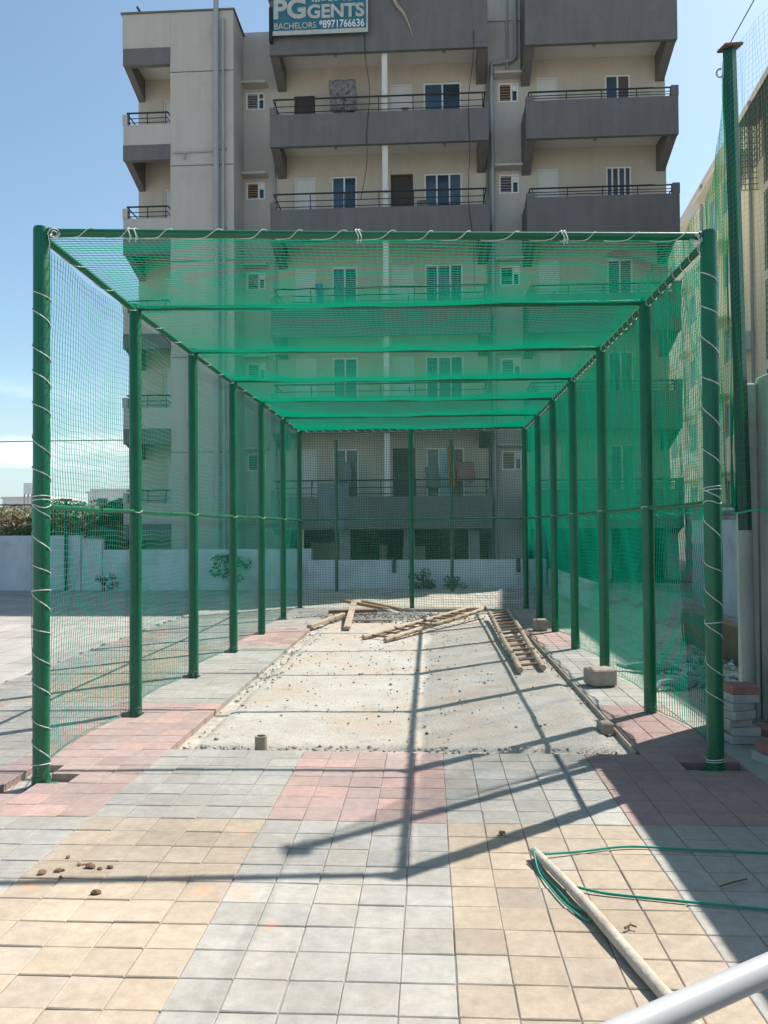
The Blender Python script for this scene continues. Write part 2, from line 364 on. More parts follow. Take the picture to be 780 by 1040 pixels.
for i in range(-24, 15):
    drop = random.random()
    for j in range(-35, 86):
        cx = X0+(i+.5)*S; cy = Y0+(j+.5)*SY
        if cx < -4.62 or cx > 3.1 or cy > 21.2: continue
        if -1.95 < cx < 1.50 and 5.90 < cy < 15.9: continue
        pit = False
        for q, (px, py) in enumerate(POST_L+POST_R):
            dx, dy = cx-px, cy-py
            lim = .15 if q in (0, 1, 7) else .085
            if abs(dx) < lim and abs(dy) < lim: pit = True
        if -2.80 < cx < -2.62 and 4.95 < cy < 5.4: pit = True     # trench left of the front post
        if pit: continue
        base = tile_colour(i, j)
        if cx > 1.1 and cy < 7.4 and base is PK: base = RD
        v = random.gauss(1, .045); t = random.gauss(0, .004)
        if random.random() < .03: v *= .86
        if base is PK and random.random() < .25: base = (.50,.34,.31)
        if base is YE and random.random() < .02: base = (.40,.36,.31)
        c = (max(0, base[0]*v+t), base[1]*v, max(0, base[2]*v-t), 1)
        und = .006*sin(cx*1.7+1)*sin(cy*.9)+.001*sin(cx*5+cy*4)
        zs_ = und-.0062; sand.quad((cx-S/2, cy-SY/2, zs_), (cx+S/2, cy-SY/2, zs_), (cx+S/2, cy+SY/2, zs_), (cx-S/2, cy+SY/2, zs_))
        add_tile(cx+random.gauss(0, .0012), cy+random.gauss(0, .0012), und+random.gauss(0, .0010), S/2-.0014-random.random()*.0014, SY/2-.0014-random.random()*.0014, .06,
                 random.gauss(0, .006), random.gauss(0, .0045), c, .0035)
tag(sand.build('joint_sand', mat('joint_sand', (.30, .275, .24), .98, .3, 9)), kind='structure')
me = bpy.data.meshes.new('paving'); me.from_pydata(V, [], F)
ca = me.color_attributes.new('tile', 'FLOAT_COLOR', 'CORNER')
arr = np.repeat(np.array(C, dtype=np.float32), 4, axis=0); ca.data.foreach_set('color', arr.ravel())
me.materials.append(M['paver']); pv = bpy.data.objects.new('paving', me); col.objects.link(pv); tag(pv, kind='structure')

g = MB(); g.box(1.488, 1.505, 5.95, 15.6, -.060, -.006)
tag(g.build('kerb_face', M['block']), kind='structure')
# concrete slab of the pitch
def fbm(x, y):
    return (sin(x*1.3+y*.7)+.6*sin(x*2.9-y*2.1+1)+.4*sin(x*6.1+y*5.3+2)+.25*sin(x*13+y*11))/2.2
g = MB(); nx, ny = 66, 200; xa, xb, ya, yb = -1.85, 1.43, 6.03, 15.75
for a in range(nx+1):
    for b_ in range(ny+1):
        x = xa+(xb-xa)*a/nx; y = ya+(yb-ya)*b_/ny
        e = min(x-xa, xb-x, y-ya, yb-y)
        jx = .05*fbm(y*4, 1)+.022*random.uniform(-1, 1) if (a in (0, nx)) else 0
        jy = .012*fbm(x*5, 2)+.008*random.uniform(-1, 1) if (b_ in (0, ny)) else 0
        z = -.022+.006*fbm(x, y)+random.gauss(0, .0012)
        if e < .001: z = -.07
        elif e < .06: z -= .012
        g.v.append((x+jx, y+jy, z))
for a in range(nx):
    for b_ in range(ny):
        n = a*(ny+1)+b_; g.f.append((n, n+ny+1, n+ny+2, n+1))
tag(g.build('concrete_pitch', M['slab'], smooth=True), kind='structure')

def rock(mb, x, y, z, r, seed=0):
    n = len(mb.v); rr = random.Random(seed)
    t = (1+5**.5)/2
    vs = [(-1,t,0),(1,t,0),(-1,-t,0),(1,-t,0),(0,-1,t),(0,1,t),(0,-1,-t),(0,1,-t),(t,0,-1),(t,0,1),(-t,0,-1),(-t,0,1)]
    fs = [(0,11,5),(0,5,1),(0,1,7),(0,7,10),(0,10,11),(1,5,9),(5,11,4),(11,10,2),(10,7,6),(7,1,8),(3,9,4),(3,4,2),(3,2,6),(3,6,8),(3,8,9),(4,9,5),(2,4,11),(6,2,10),(8,6,7),(9,8,1)]
    sx, sy, sz = rr.uniform(.7,1.3), rr.uniform(.7,1.3), rr.uniform(.5,.9)
    for (a, b_, c) in vs:
        k = r/1.9*rr.uniform(.75, 1.25)
        mb.v.append((x+a*k*sx, y+b_*k*sy, z+c*k*sz))
    mb.f += [tuple(n+i for i in f) for f in fs]
# rubble: loose crumbs on the slab and along its broken edges
g = MB()
for k in range(900):
    u = random.random()
    if u < .30: x, y, r = random.uniform(-1.95, -1.66), random.uniform(5.9, 15.6), random.uniform(.004, .018)
    elif u < .48: x, y, r = random.uniform(-1.9, 1.3), random.uniform(5.88, 6.04), random.uniform(.006, .02)
    elif u < .58: x, y, r = random.uniform(1.40, 1.5), random.uniform(5.9, 15.6), random.uniform(.004, .016)
    else: x, y, r = random.gauss(-.3, .9), random.uniform(6.1, 15.4), random.uniform(.003, .013)*(1.6 if random.random() < .06 else 1)
    zz = -.045 if (x < -1.72 or x > 1.42 or y < 6.0) else -.018
    rock(g, x, y, zz+r*.3, r, k)
for k in range(130):
    x = random.uniform(-1.9, .2) if k % 6 else random.uniform(.2, 1.35); rock(g, x, random.gauss(5.965, .03), -.03+random.uniform(0, .03), random.uniform(.008, .02), k+5000)
tag(g.build('rubble_crumbs', M['gravel']), 'loose grey crumbs of broken concrete scattered over the pitch slab and its edges', 'rubble', kind='stuff')
g = MB()
for k in range(900):
    a = random.gauss(0, .45); b_ = random.gauss(0, .35)
    rock(g, -.75+a*1.4, 14.6+b_, -.01+max(0, .07*(1-(a*a+b_*b_)*2))+random.uniform(0, .01), random.uniform(.012, .03), k+9000)
tag(g.build('gravel_heap', M['gravel']), 'low spread heap of grey gravel at the far end of the slab', 'gravel', kind='stuff')
g = MB()
for k in range(160):
    x = random.choice([random.gauss(-.35, .25), random.gauss(.2, .6), random.gauss(-1.1, .4)]); y = random.choice([random.gauss(7.6, .7), random.gauss(9.3, .5), random.gauss(11.6, .8)])
    rock(g, x, y, -.017, random.uniform(.004, .014)*(1.8 if random.random() < .05 else 1), k+777)
tag(g.build('soil_crumbs', M['clod']), 'reddish brown soil crumbs strewn on the concrete slab', 'soil', kind='stuff')
# debris along left kerb
g = MB()
for k in range(260):
    rock(g, -4.66+random.gauss(0, .035), random.uniform(5, 19), -.08+random.uniform(-.02, .05), random.uniform(.015, .05), k+3000)
tag(g.build('kerb_rubble', M['gravel']), 'line of broken rubble along the left edge of the paving', 'rubble', kind='stuff')

# soil clods on the near paving
for k, (x, y, r) in enumerate([(-1.86,3.74,.020),(-1.79,3.77,.018),(-1.66,3.82,.026),(-1.82,3.93,.013),(-1.75,3.70,.010),(-1.72,3.84,.014),(-1.56,3.82,.013),(-1.51,3.55,.022),(-1.60,3.80,.011)]):
    g = MB(); rock(g, 0, 0, r*.3, r, 40+k)
    for q in range(3): rock(g, random.gauss(0, r*.7), random.gauss(0, r*.7), r*.25, r*.5, 60+k*3+q)
    o = g.build('soil_clod', M['clod']); o.location = (x, y, .004)
    lab = {0: 'brown soil clod, the leftmost big one of the cluster on yellow tiles', 2: 'biggest brown soil clod of the cluster on yellow tiles', 7: 'brown soil clod lying alone nearest the camera, front of the cluster'}.get(k, 'small brown soil clod dropped on the yellow tiles at left')
    tag(o, lab, 'soil clod', 'soil clods dropped on the yellow paving tiles')
g = MB(); rock(g, 0, 0, .006, .014, 5); rock(g, .012, .01, .006, .01, 6); rock(g, .02, -.01, .006, .008, 8)
o = g.build('soil_clod', M['clod']); o.location = (.37, 4.32, .004); tag(o, 'tiny dark soil clod on the yellow tiles right of centre near shadow', 'soil clod')
g = MB(); g.tube([(0,0,.008),(.03,.02,.014),(.035,.05,.008)], [.006,.004,.002], 5); g.tube([(.03,.02,.012),(.05,.01,.01)], .004, 5)
o = g.build('dry_leaf_scrap', M['clod']); o.location = (.78, 3.32, .004); tag(o, 'curled dry leaf scrap on a yellow tile beside the wooden pole', 'leaf')

# ------------------------------------------------------------------ cage
H = 3.66
cage = thing('batting_cage', (0, 5.3, 0), 'green steel batting cage with netting on sides, roof and back, standing on the paving', 'batting cage')
ph = 0
for q, (x, y) in enumerate(POST_L+POST_R+[(-.36, 16.15)]):
    g = MB(); r = .054 if q != 14 else .045
    g.tube([(x, y, -.05), (x, y, H-.02), (x, y, H)], [r, r, r*.9], 20)
    if q in (0, 7): g.tube([(x, y, -.02), (x, y, .02)], r+.007, 20)
    p = g.build('post', M['green_paint'], cage, True)
def rail(pts, r, name, nm='green_paint'):
    g = MB(); g.tube(pts, r, 12); return g.build(name, M[nm], cage, True)
for PP in (POST_L, POST_R):
    for a in range(6):
        (x0, y0), (x1, y1) = PP[a], PP[a+1]
        rail([(x0, y0+.04, H-.06), (x1, y1-.04, H-.06)], .026, 'top_rail')
        rail([(x0, y0+.045, 1.80), ((x0+x1)/2, (y0+y1)/2, 1.792), (x1, y1-.045, 1.80)], .019, 'mid_rail')
for a in range(7):
    (x0, y0), (x1, y1) = POST_L[a], POST_R[a]
    m_ = .006
    rail([(x0+.045, y0, H-.035), (x0*.5+x1*.5, (y0+y1)/2, H-.035-m_), (x1-.045, y1, H-.035)], .027 if a == 0 else .024, 'cross_bar')
rail([(-2.6, 16.2, 1.8), (-.40, 16.15, 1.8)], .018, 'mid_rail'); rail([(-.32, 16.15, 1.8), (1.88, 16.1, 1.8)], .018, 'mid_rail')
for a in range(7):
    for (x, y), sg in ((POST_L[a], 1), (POST_R[a], -1)):
        g = MB(); g.tube([(x+sg*.050, y, H-.035), (x+sg*.066, y, H-.035)], .034 if a == 0 else .030, 12); g.build('weld_collar', M['green_paint'], cage, True)
        g = MB(); g.obox((x, y, -.044), (.16, .16, .012), 0, .004); g.build('base_plate', M['green_paint'], cage)
# --- net threads
def net(name, P, r, nrm, matname, parent, step=2, skip=0.0):
    """P: (nu, nv, 3) grid of knots -> thin three-sided threads along both directions."""
    nu, nv = P.shape[:2]; Vs = []; Fs = []; cnt = 0
    nrm = np.array(nrm, float)
    ra, rb = r if isinstance(r, tuple) else (r, r)
    def strands(Q, r):
        nonlocal cnt
        ns, npt = Q.shape[:2]
        idx = np.unique(np.concatenate([np.arange(0, npt, step), [npt-1]])); Q = Q[:, idx]; m = len(idx)
        T = Q[:, -1]-Q[:, 0]; T /= np.linalg.norm(T, axis=1)[:, None]
        W = np.cross(T, nrm); W /= np.linalg.norm(W, axis=1)[:, None]
        rings = []
        for k in range(3):
            a = 2*pi*k/3+.3
            rings.append(Q + (W[:, None, :]*cos(a)+nrm*sin(a))*r)
        R = np.stack(rings, axis=2)              # ns, m, 3, xyz
        base = cnt + (np.arange(ns)[:, None, None]*m + np.arange(m-1)[None, :, None])*3 + np.arange(3)[None, None, :]
        nx_ = cnt + (np.arange(ns)[:, None, None]*m + np.arange(m-1)[None, :, None])*3 + ((np.arange(3)+1) % 3)[None, None, :]
        f = np.stack([base, nx_, nx_+3, base+3], axis=-1).reshape(-1, 4)
        Vs.append(R.reshape(-1, 3)); Fs.append(f); cnt += ns*m*3
    strands(P, ra); strands(P.transpose(1, 0, 2), rb)
    Vv = np.concatenate(Vs)-np.array(world_off(parent)); Ff = np.concatenate(Fs)
    me = bpy.data.meshes.new(name)
    me.vertices.add(len(Vv)); me.vertices.foreach_set('co', Vv.astype(np.float32).ravel())
    me.loops.add(Ff.size); me.loops.foreach_set('vertex_index', Ff.astype(np.int32).ravel())
    me.polygons.add(len(Ff)); me.polygons.foreach_set('loop_start', np.arange(0, Ff.size, 4, dtype=np.int32)); 
    me.update(calc_edges=True); me.validate()
    me.polygons.foreach_set('use_smooth', np.ones(len(me.polygons), dtype=bool))
    me.materials.append(M[matname])
    o = bpy.data.objects.new(name, me); col.objects.link(o); o.parent = parent
    return o
PIT = .045
def wavy(a, b_, ph=0.0):
    return (np.sin(a*2.1+ph)*np.cos(b_*1.7+ph*2)+.6*np.sin(a*4.7+b_*2.3+ph)+.35*np.sin(a*9.1-b_*6.3+1+ph))/1.6
def side_net(PP, sgn, ph):
    ys = np.arange(PP[0][1], PP[-1][1]+.001, PIT); zs = np.arange(.0, H-.07+.02, PIT)
    Y, Z = np.meshgrid(ys, zs, indexing='ij')
    py = np.array([p[1] for p in PP]); px = np.array([p[0] for p in PP])
    X = np.interp(Y, py, px)
    # fraction in bay
    k = np.clip(np.searchsorted(py, Y, side='right')-1, 0, 5); t = (Y-py[k])/(py[k+1]-py[k]); arch = np.sin(pi*np.clip(t, 0, 1))
    low = np.clip(1-Z/1.8, 0, 1); mid = np.sin(pi*np.clip(Z/1.8, 0, 2) % pi)
    X = X + sgn*(.056 + .03*mid*arch + .10*low**2*arch + .014*wavy(Y, Z, ph))
    Zz = Z + .07*low*arch*(1+.5*np.sin(k*2.3+ph)) + .022*wavy(Y*1.3, Z*1.1, ph+2) - .03*arch*np.clip(Z-1.8, 0, 1.8)/1.8*(1.8+H-.06-Z > 1.8)
    Zz = np.where(Z < .03, .012+.03*arch*(np.sin(k*1.9)+1)*.5, Zz)
    Yy = Y + .012*wavy(Z*1.5, Y, ph+4)
    return np.stack([X, Yy, np.maximum(Zz, .008)], -1)
net('side_netting', side_net(POST_L, -1, .3), (.0023, .0014), (1, 0, 0), 'net_left', cage)
net('side_netting', side_net(POST_R, 1, 1.9), (.0032, .0014), (1, 0, 0), 'net', cage)
xs = np.arange(-2.6, 1.96, PIT); ys = np.arange(5.19, 16.2, PIT)
Xg, Yg = np.meshgrid(xs, ys, indexing='ij'); Yg = 16.2-(16.2-Yg)*(1-.036*(Xg+2.6)/4.5)
py = np.array([p[1] for p in POST_R]); k = np.clip(np.searchsorted(py, Yg, side='right')-1, 0, 5); t = np.clip((Yg-py[k])/(py[k+1]-py[k]), 0, 1)
Zr = H-.03 - .075*np.sin(pi*t)*(np.sin(pi*(Xg+2.6)/4.55)*.8+.4) + .010*wavy(Xg, Yg, .7)*np.clip((Yg-5.5)/1.5, 0, 1)
RP = np.stack([Xg+.012*wavy(Yg, Xg, 2), Yg+.015*wavy(Xg*1.4, Yg, 5), Zr], -1)
net('roof_netting', RP, (.0013, .0036), (0, 0, 1), 'net', cage)
xs = np.arange(-2.62, 1.96, .05); zs = np.arange(.02, H-.05, .05)
Xg, Zg = np.meshgrid(xs, zs, indexing='ij')
BP = (np.stack([Xg+.015*wavy(Zg, Xg, 1), 16.25+.03*wavy(Xg, Zg, 3), Zg+.02*wavy(Xg*1.2, Zg, 4)-.02*np.sin(pi*(Xg+2.62)/2.3)**2], -1))
net('back_netting', BP, .0034, (0, 1, 0), 'net_dark', cage)  # dark copy of the net, coloured to darken the floors behind
net('back_netting', BP+np.array([.02, -.02, .02]), .0006, (0, 1, 0), 'net_glint', cage)  # pale copy of the same net, thread highlights put in as colour
# bottom hem rope heaps by side nets
def rope(pts, r, m='cord', name='lashing_cord', parent=cage, sides=5):
    g = MB(); g.tube(pts, r, sides); return g.build(name, M[m], parent, True)
for PP, sg in ((POST_L, -1), (POST_R, 1)):
    for a in range(6):
        (x0, y0), (x1, y1) = PP[a], PP[a+1]
        pts = []
        for k in range(13):
            t = k/12; pts.append((x0+(x1-x0)*t+sg*(.06+.12*sin(pi*t)), y0+(y1-y0)*t, .012+.01*abs(sin(k*1.7))))
        rope(pts, .004, 'twine', 'hem_rope')
# lashings
def helix_post(x, y, z0, z1, pitch, r, ph, hand=1):
    pts = []; n = int((z1-z0)/pitch*14)
    for k in range(n+1):
        a = ph+hand*2*pi*k/14+.9*sin(k*.043+ph)+.4*sin(k*.017); jit = .004*sin(k*.37)
        pts.append((x+(r)*cos(a), y+(r)*sin(a), z0+(z1-z0)*k/n+.035*sin(k*.21)*sin(k*.05+1)+jit))
    return pts
rope(helix_post(-2.567, 5.15, .10, 3.25, .205, .0575, .4, -1), .0032)
rope(helix_post(1.925, 5.55, .30, 3.50, .24, .0575, 1.4, -1), .0034)
for (x, y, zz) in ((-2.567, 5.15, (1.86, 1.835, 1.24, .10)), (1.925, 5.55, (1.88, 1.90, .98, .06, .045))):
    for z in zz:
        rope([(x+.0575*cos(a), y+.0575*sin(a), z+.010*cos(a+1)) for a in np.linspace(0, 2*pi, 15)], .0035)
for (x, y) in POST_L[1:5]+POST_R[1:5]:
    rope([(x+.0575*cos(a), y+.0575*sin(a), .05+.01*cos(a+1)) for a in np.linspace(0, 2*pi, 13)], .003, 'twine', 'tie')
# top bar lashing
pts = []; (x0, y0), (x1, y1) = POST_L[0], POST_R[0]
n = 20*15
for k in range(n+1):
    t = k/n; a = -2*pi*k/20; a = a-.82*cos(a)
    pts.append((x0+.1+(x1-x0-.2)*t+.03*sin(k*.09), y0+(y1-y0)*t+.031*cos(a), H-.038+.031*sin(a)))
rope(pts, .003)
for px in (-1.98, -1.98+.04, -.47, -.45, .92, .94):
    t = (px-x0)/(x1-x0); yy = y0+(y1-y0)*t
    rope([(px+.012*sin(a*2), yy+.035*cos(a), H-.038+.036*sin(a)) for a in np.linspace(0, 2*pi, 11)], .004)
    rope([(px, yy-.035, H-.04), (px+.012, yy-.045, H-.075), (px+.004, yy-.04, H-.11)], .003)
# rail lashing on the right, looser on the left, and the back bar
for PP, sg, npitch, r in ((POST_R, -1, .20, .0030), (POST_L, 1, .60, .0022)):
    for a in range(6):
        (x0, y0), (x1, y1) = PP[a], PP[a+1]; n = int((y1-y0)/npitch*12); pts = []
        for k in range(n+1):
            t = k/n; an = 2*pi*k/12
            pts.append((x0+(x1-x0)*t+.032*cos(an), y0+.03+(y1-y0-.06)*t, H-.06+.032*sin(an)))
        rope(pts, r)
pts = []
for k in range(0, 12*26+1):
    t = k/(12*26); an = 2*pi*k/12; pts.append((-2.6+4.45*t, 16.15+.03*cos(an), H-.04+.03*sin(an)))
rope(pts, .004)
# corner knots
for (x, y) in (POST_L[0], POST_R[0]):
    s_ = 1 if x < 0 else -1
    for k in range(4):
        a0 = random.uniform(0, 6); q1 = random.uniform(.02, .045)
        rope([(x+s_*(.085+.03*k*.3+q1*cos(a+a0)), y-.035+.02*sin(a*2+a0), H-.06+q1*.9*sin(a*1.3+a0)) for a in np.linspace(0, random.uniform(2.5, 4), 9)], .0028)
    rope([(x+s_*.07, y-.05, H-.07), (x+s_*.085, y-.06, H-.13), (x+s_*.075, y-.06, H-.2)], .0026)
for PP in (POST_L, POST_R):
    for (x, y) in PP:
        s_ = 1 if x < 0 else -1
        rope([(x+.058*cos(a), y+.058*sin(a), 1.80+.012*sin(a*2)) for a in np.linspace(0, 2*pi, 11)], .0035)

# ------------------------------------------------------------------ boundary walls
def wall_box(x0, x1, y0, y1, z1, m, label, name='boundary_wall', cat='wall', z0=-.12, cap=None, group=None):
    t = thing(name, ((x0+x1)/2, (y0+y1)/2, z0), label, cat, group)
    g = MB(); g.box(x0, x1, y0, y1, z0, z1, .012); g.build('wall_body', M[m], t)
    if cap:
        g = MB(); g.box(x0-.03, x1+.03, y0-.03, y1+.03, z1+.002, z1+cap, .01); g.build('coping', M['cement'], t)
    return t
wall_box(-30, -9.92, 22.2, 22.4, 1.46, 'wall_white', 'tall pale blue-white boundary wall at the far left of the yard')
wall_box(-9.90, -9.30, 22.2, 22.4, 1.36, 'wall_white', 'short raised piece of whitewashed wall left of the building', cap=.03)
wall_box(-9.28, -3.3, 22.2, 22.4, 1.04, 'wall_white', 'whitewashed boundary wall in front of the tower side of the building')
wall_box(-3.28, 3.1, 21.4, 21.6, .75, 'wall_white', 'low white boundary wall seen through the back netting')
wall_box(3.12, 3.30, 15.7, 21.3, .52, 'wall_white', 'low white side wall running away on the right of the cage')
wall_box(5.6, 5.8, 9.0, 17.4, 1.75, 'wall_white', 'bluish white wall behind the right front post', cap=.05)
wall_box(3.66, 3.86, 9.4, 11.9, .42, 'brown_wall', 'low muddy brown wall beside the right side of the cage')
wall_box(8.1, 11.5, 25.6, 25.8, 2.3, 'cement', 'plain cement wall closing the gap between the two buildings')
t = wall_box(2.80, 3.05, -4.5, 7.0, 2.9, 'cement_pale', 'tall grey cement-rendered wall at the right edge of the photo')
# yard pillar with the net pole
t = thing('cement_pillar', (2.72, 7.0, -.1), 'stained cement pillar at the end of the grey wall with white edge', 'pillar')
g = MB(); g.box(2.655, 2.79, 6.93, 7.08, -.1, 2.85, .012); g.build('pillar_body', M['cement_pale'], t)
g = MB(); g.box(2.634, 2.652, 6.93, 6.96, .3, 2.0, .003); g.build('edge_strip', M['wall_white'], t)
# tall net pole
t = thing('net_pole', (2.62, 6.80, 0), 'tall dark green square pole with a rusty cap plate holding the tall net', 'pole')
g = MB(); n = 14
base = [(2.625+(2.555-2.625)*k/n, 6.80, 1.6+(5.64-1.6)*k/n) for k in range(n+1)]
g.tube(base, .056, 4); g.build('pole_shaft', M['green_pole'], t)
g = MB(); g.tube([(2.64, 6.80, -.05), (2.625, 6.80, 1.6)], .055, 10); g.build('pole_foot', M['cement'], t, True)
g = MB(); g.obox((2.56, 6.80, 5.665), (.16, .14, .025), .15, .004, (.12, .1)); g.build('cap_plate', M['rust'], t)
g = MB(); g.tube([(2.475+.03*cos(a), 6.80, 5.45+.035*sin(a)) for a in np.linspace(1.2, 5.6, 9)], .008, 6); g.build('hook', M['pipe_grey'], t, True)
# tall safety net hanging from it
tn = thing('safety_net', (2.62, 6.8, 1.7), 'green safety net hanging from the tall pole over the grey wall', 'net')
def tall(y0, y1, top, ph, xoff=0.0):
    ys = np.arange(y0, y1, .034 if y1 > 7 else .05); vs = np.linspace(0, 1, 96 if y1 > 7 else 80)
    Y, Vv = np.meshgrid(ys, vs, indexing='ij')
    T = top(Y); Z = 1.74+.03*np.sin(Y*3)+(T-1.74)*Vv
    X = 2.555+xoff-.035*(Vv)+.05*wavy(Y*2.2, Z*.6, ph)+.006*np.sin(Y*17+ph)*(1-Vv*.5)
    return np.stack([X, Y, Z], -1)
def top_far(Y):
    d = Y-6.85
    return np.maximum(4.35, 5.7-1.15*d+.21*d*d) - .0*d
net('net_sheet', tall(6.86, 15.4, lambda Y: 4.55+.95*np.exp(-(Y-6.86)/.17)+.04*np.sin(Y*2.1)-.02*(Y-7), .4), .0019, (1, 0, 0), 'net_tall', tn)
net('net_sheet', tall(3.2, 6.84, lambda Y: 5.5+0*Y, 2.4), .0008, (1, 0, 0), 'net_tall', tn, step=3)
# bundled folds of net along the pole
for k in range(7):
    x = 2.60+random.uniform(-.02, .05); y = 6.9+random.uniform(0, .10); zt = random.uniform(3.6, 4.5)
    g = MB(); g.tube([(x+.012*sin(z*3+k), y+.02*sin(z*2+k*2), z) for z in np.linspace(1.75, zt, 16)], [.010*(1-.7*q/15) for q in range(16)], 5)
    g.build('net_fold', M['net_tall'], tn, True)
g = MB(); g.tube([(2.55+.02*sin(y*9), y, 1.755+.012*sin(y*11)) for y in np.arange(3.2, 15.4, .1)], .010, 6); g.build('hem_rope', M['cord'] if False else M['twine'], tn, True)
g = MB(); g.tube([(2.55, 6.86+.16*k, 1.775+.006*(k % 2)) for k in range(5)], .016, 6); g.build('white_hem', M['cord'], tn, True)
# support cable for the tall net
g = MB(); g.tube([(2.56, 6.78-.38*k, 5.70+.028*k) for k in range(12)], .0045, 5); tag(g.build('support_cable', M['wire'], None, True), 'thin steel cable running from the rusty pole cap towards upper right', 'cable')

# fence poles beyond the cage
for (x, y, h, lab) in ((-2.37, 20.3, 3.88, 'thin dark green pole left of centre behind the back netting'), (.57, 20.3, 3.85, 'thin dark green pole right of centre behind the back netting'),
                       (-10.3, 22.1, 2.5, 'thin dark green pole beside the far left boundary wall, left of the front post')):
    t = thing('fence_pole', (x, y, -.1), lab, 'pole', 'thin green poles along the boundary wall')
    g = MB(); g.tube([(x, y, -.1), (x, y, h)], .045, 10); g.build('pole_shaft', M['green_pole'], t, True)
    if x < -9: g = MB(); g.tube([(x-.16, y, h-.03), (x+.16, y, h-.03)], .03, 8); g.build('pole_arm', M['green_pole'], t, True)
for (x, lab) in ((-.95, 'short dark stub hanging over the low white wall, left one'), (2.35, 'short dark stub hanging over the low white wall, right one')):
    g = MB(); g.tube([(x, 21.35, .42), (x, 21.35, .80)], .05, 8); tag(g.build('drain_stub', M['green_pole'], None, True), lab, 'pipe stub')
# overhead lines at the left
for (z, y, lab) in ((2.35, 22.3, 'black cable stretched just above the far left wall'), (5.05, 30, 'thin overhead wire crossing the sky at far left')):
    g = MB(); g.tube([(x, y, z-.0012*(x+14)**2+.35*0) for x in np.linspace(-30, -9.9, 15)], .02 if z < 3 else .018, 5); tag(g.build('overhead_wire', M['wire'], None, True), lab, 'wire')

# ------------------------------------------------------------------ main building
YF, YW, P_ = 25.5, 26.95, 3.115
bld = thing('apartment_building', (-1, 29, -1.0), 'large grey apartment block with dark balconies behind the cage', 'building')
def part(mb, name, m, parent=None, smooth=False):
    return mb.build(name, M[m] if isinstance(m, str) else m, parent or bld, smooth)
def wall_holes(x0, x1, z0, z1, y, holes, m, dep=.14, name='wall'):
    g = MB(); xs = sorted({x0, x1, *[h[0] for h in holes], *[h[1] for h in holes]}); zs = sorted({z0, z1, *[h[2] for h in holes], *[h[3] for h in holes]})
    for i in range(len(xs)-1):
        for j in range(len(zs)-1):
            cx, cz = (xs[i]+xs[i+1])/2, (zs[j]+zs[j+1])/2
            if any(h[0] < cx < h[1] and h[2] < cz < h[3] for h in holes): continue
            g.quad((xs[i], y, zs[j]), (xs[i+1], y, zs[j]), (xs[i+1], y, zs[j+1]), (xs[i], y, zs[j+1]))
    for (a, b_, c, d) in holes:
        g.quad((a, y, c), (a, y+dep, c), (a, y+dep, d), (a, y, d)); g.quad((b_, y, c), (b_, y, d), (b_, y+dep, d), (b_, y+dep, c))
        g.quad((a, y, d), (a, y+dep, d), (b_, y+dep, d), (b_, y, d)); g.quad((a, y, c), (b_, y, c), (b_, y+dep, c), (a, y+dep, c))
    # thickness behind
    g.box(x0+.01, x1-.01, y+dep+.004, y+dep+.08, z0+.01, z1-.01)
    return part(g, name, m)
def window(x0, x1, z0, z1, y, panes, glasses, parent=None):
    f = MB(); w = .055; d0, d1 = y+.03, y+.09
    f.box(x0, x0+w, d0, d1, z0, z1); f.box(x1-w, x1, d0, d1, z0, z1); f.box(x0+w, x1-w, d0, d1, z1-w, z1); f.box(x0+w, x1-w, d0, d1, z0, z0+w)
    for k in range(1, panes):
        xm = x0+(x1-x0)*k/panes; f.box(xm-w*.5, xm+w*.5, d0, d1, z0+w, z1-w)
    wf = part(f, 'window', 'white_frame', parent)
    for k in range(panes):
        a = x0+w+(x1-x0-2*w)*k/panes; b_ = x0+w+(x1-x0-2*w)*(k+1)/panes
        g = MB(); g.box(a, b_-.004, y+.055+.012*(k % 2), y+.065+.012*(k % 2), z0+w, z1-w)
        g.build('pane', M[glasses[k % len(glasses)]], wf)
    return wf
def door(x0, x1, z0, z1, y, m, fr='white_frame', parent=None):
    f = MB(); w = .06
    f.box(x0, x0+w, y+.02, y+.11, z0, z1); f.box(x1-w, x1, y+.02, y+.11, z0, z1); f.box(x0+w, x1-w, y+.02, y+.11, z1-w, z1)
    f.box(x0+w, x1-w, y+.05, y+.09, z0, z1-w)
    d = part(f, 'door', m, parent)
    g = MB(); g.box(x1-w-.14, x1-w-.10, y+.015, y+.05, (z0+z1)/2-.15, (z0+z1)/2+.05); g.build('handle', M['rail_black'], d)
    return d
def vent_window(x0, x1, z0, z1, y, k):
    f = MB(); w = .05
    f.box(x0, x0+w, y+.02, y+.08, z0, z1); f.box(x1-w, x1, y+.02, y+.08, z0, z1); f.box(x0+w, x1-w, y+.02, y+.08, z1-w, z1); f.box(x0+w, x1-w, y+.02, y+.08, z0, z0+w)
    xm = x0+(x1-x0)*.66; f.box(xm-.03, xm+.03, y+.02, y+.08, z0+w, z1-w); zm = z0+(z1-z0)*.62; f.box(xm+.03, x1-w, y+.02, y+.08, zm-.02, zm+.02)
    wf = part(f, 'window', 'white_frame')
    g = MB()
    for q in range(6):
        zz = z0+w+(z1-z0-2*w)*(q+.5)/6; g.box(x0+w, xm-.03, y+.03, y+.10, zz-.012, zz+.012)
    g.build('louvre', M['pipe_grey' if k % 2 == 0 else 'plank'], wf)
    g = MB(); g.box(x0+w, x1-w, y+.11, y+.12, z0+w, z1-w); g.build('pane', M['glass'], wf)
    g = MB(); cx = (xm+.03+x1-w)/2; cz = (zm+z1-w)/2+.01
    g.tube([(cx, y+.035, cz), (cx, y+.07, cz)], .085, 14); g.build('exhaust_fan', M['rust' if k == 0 else 'white_frame'], wf)
    # chajja
    g = MB(); g.box(x0-.15, x1+.12, y-.42, y, z1+.12, z1+.20, .01); part(g, 'sunshade', 'plaster_grey')
ZT = 18.75
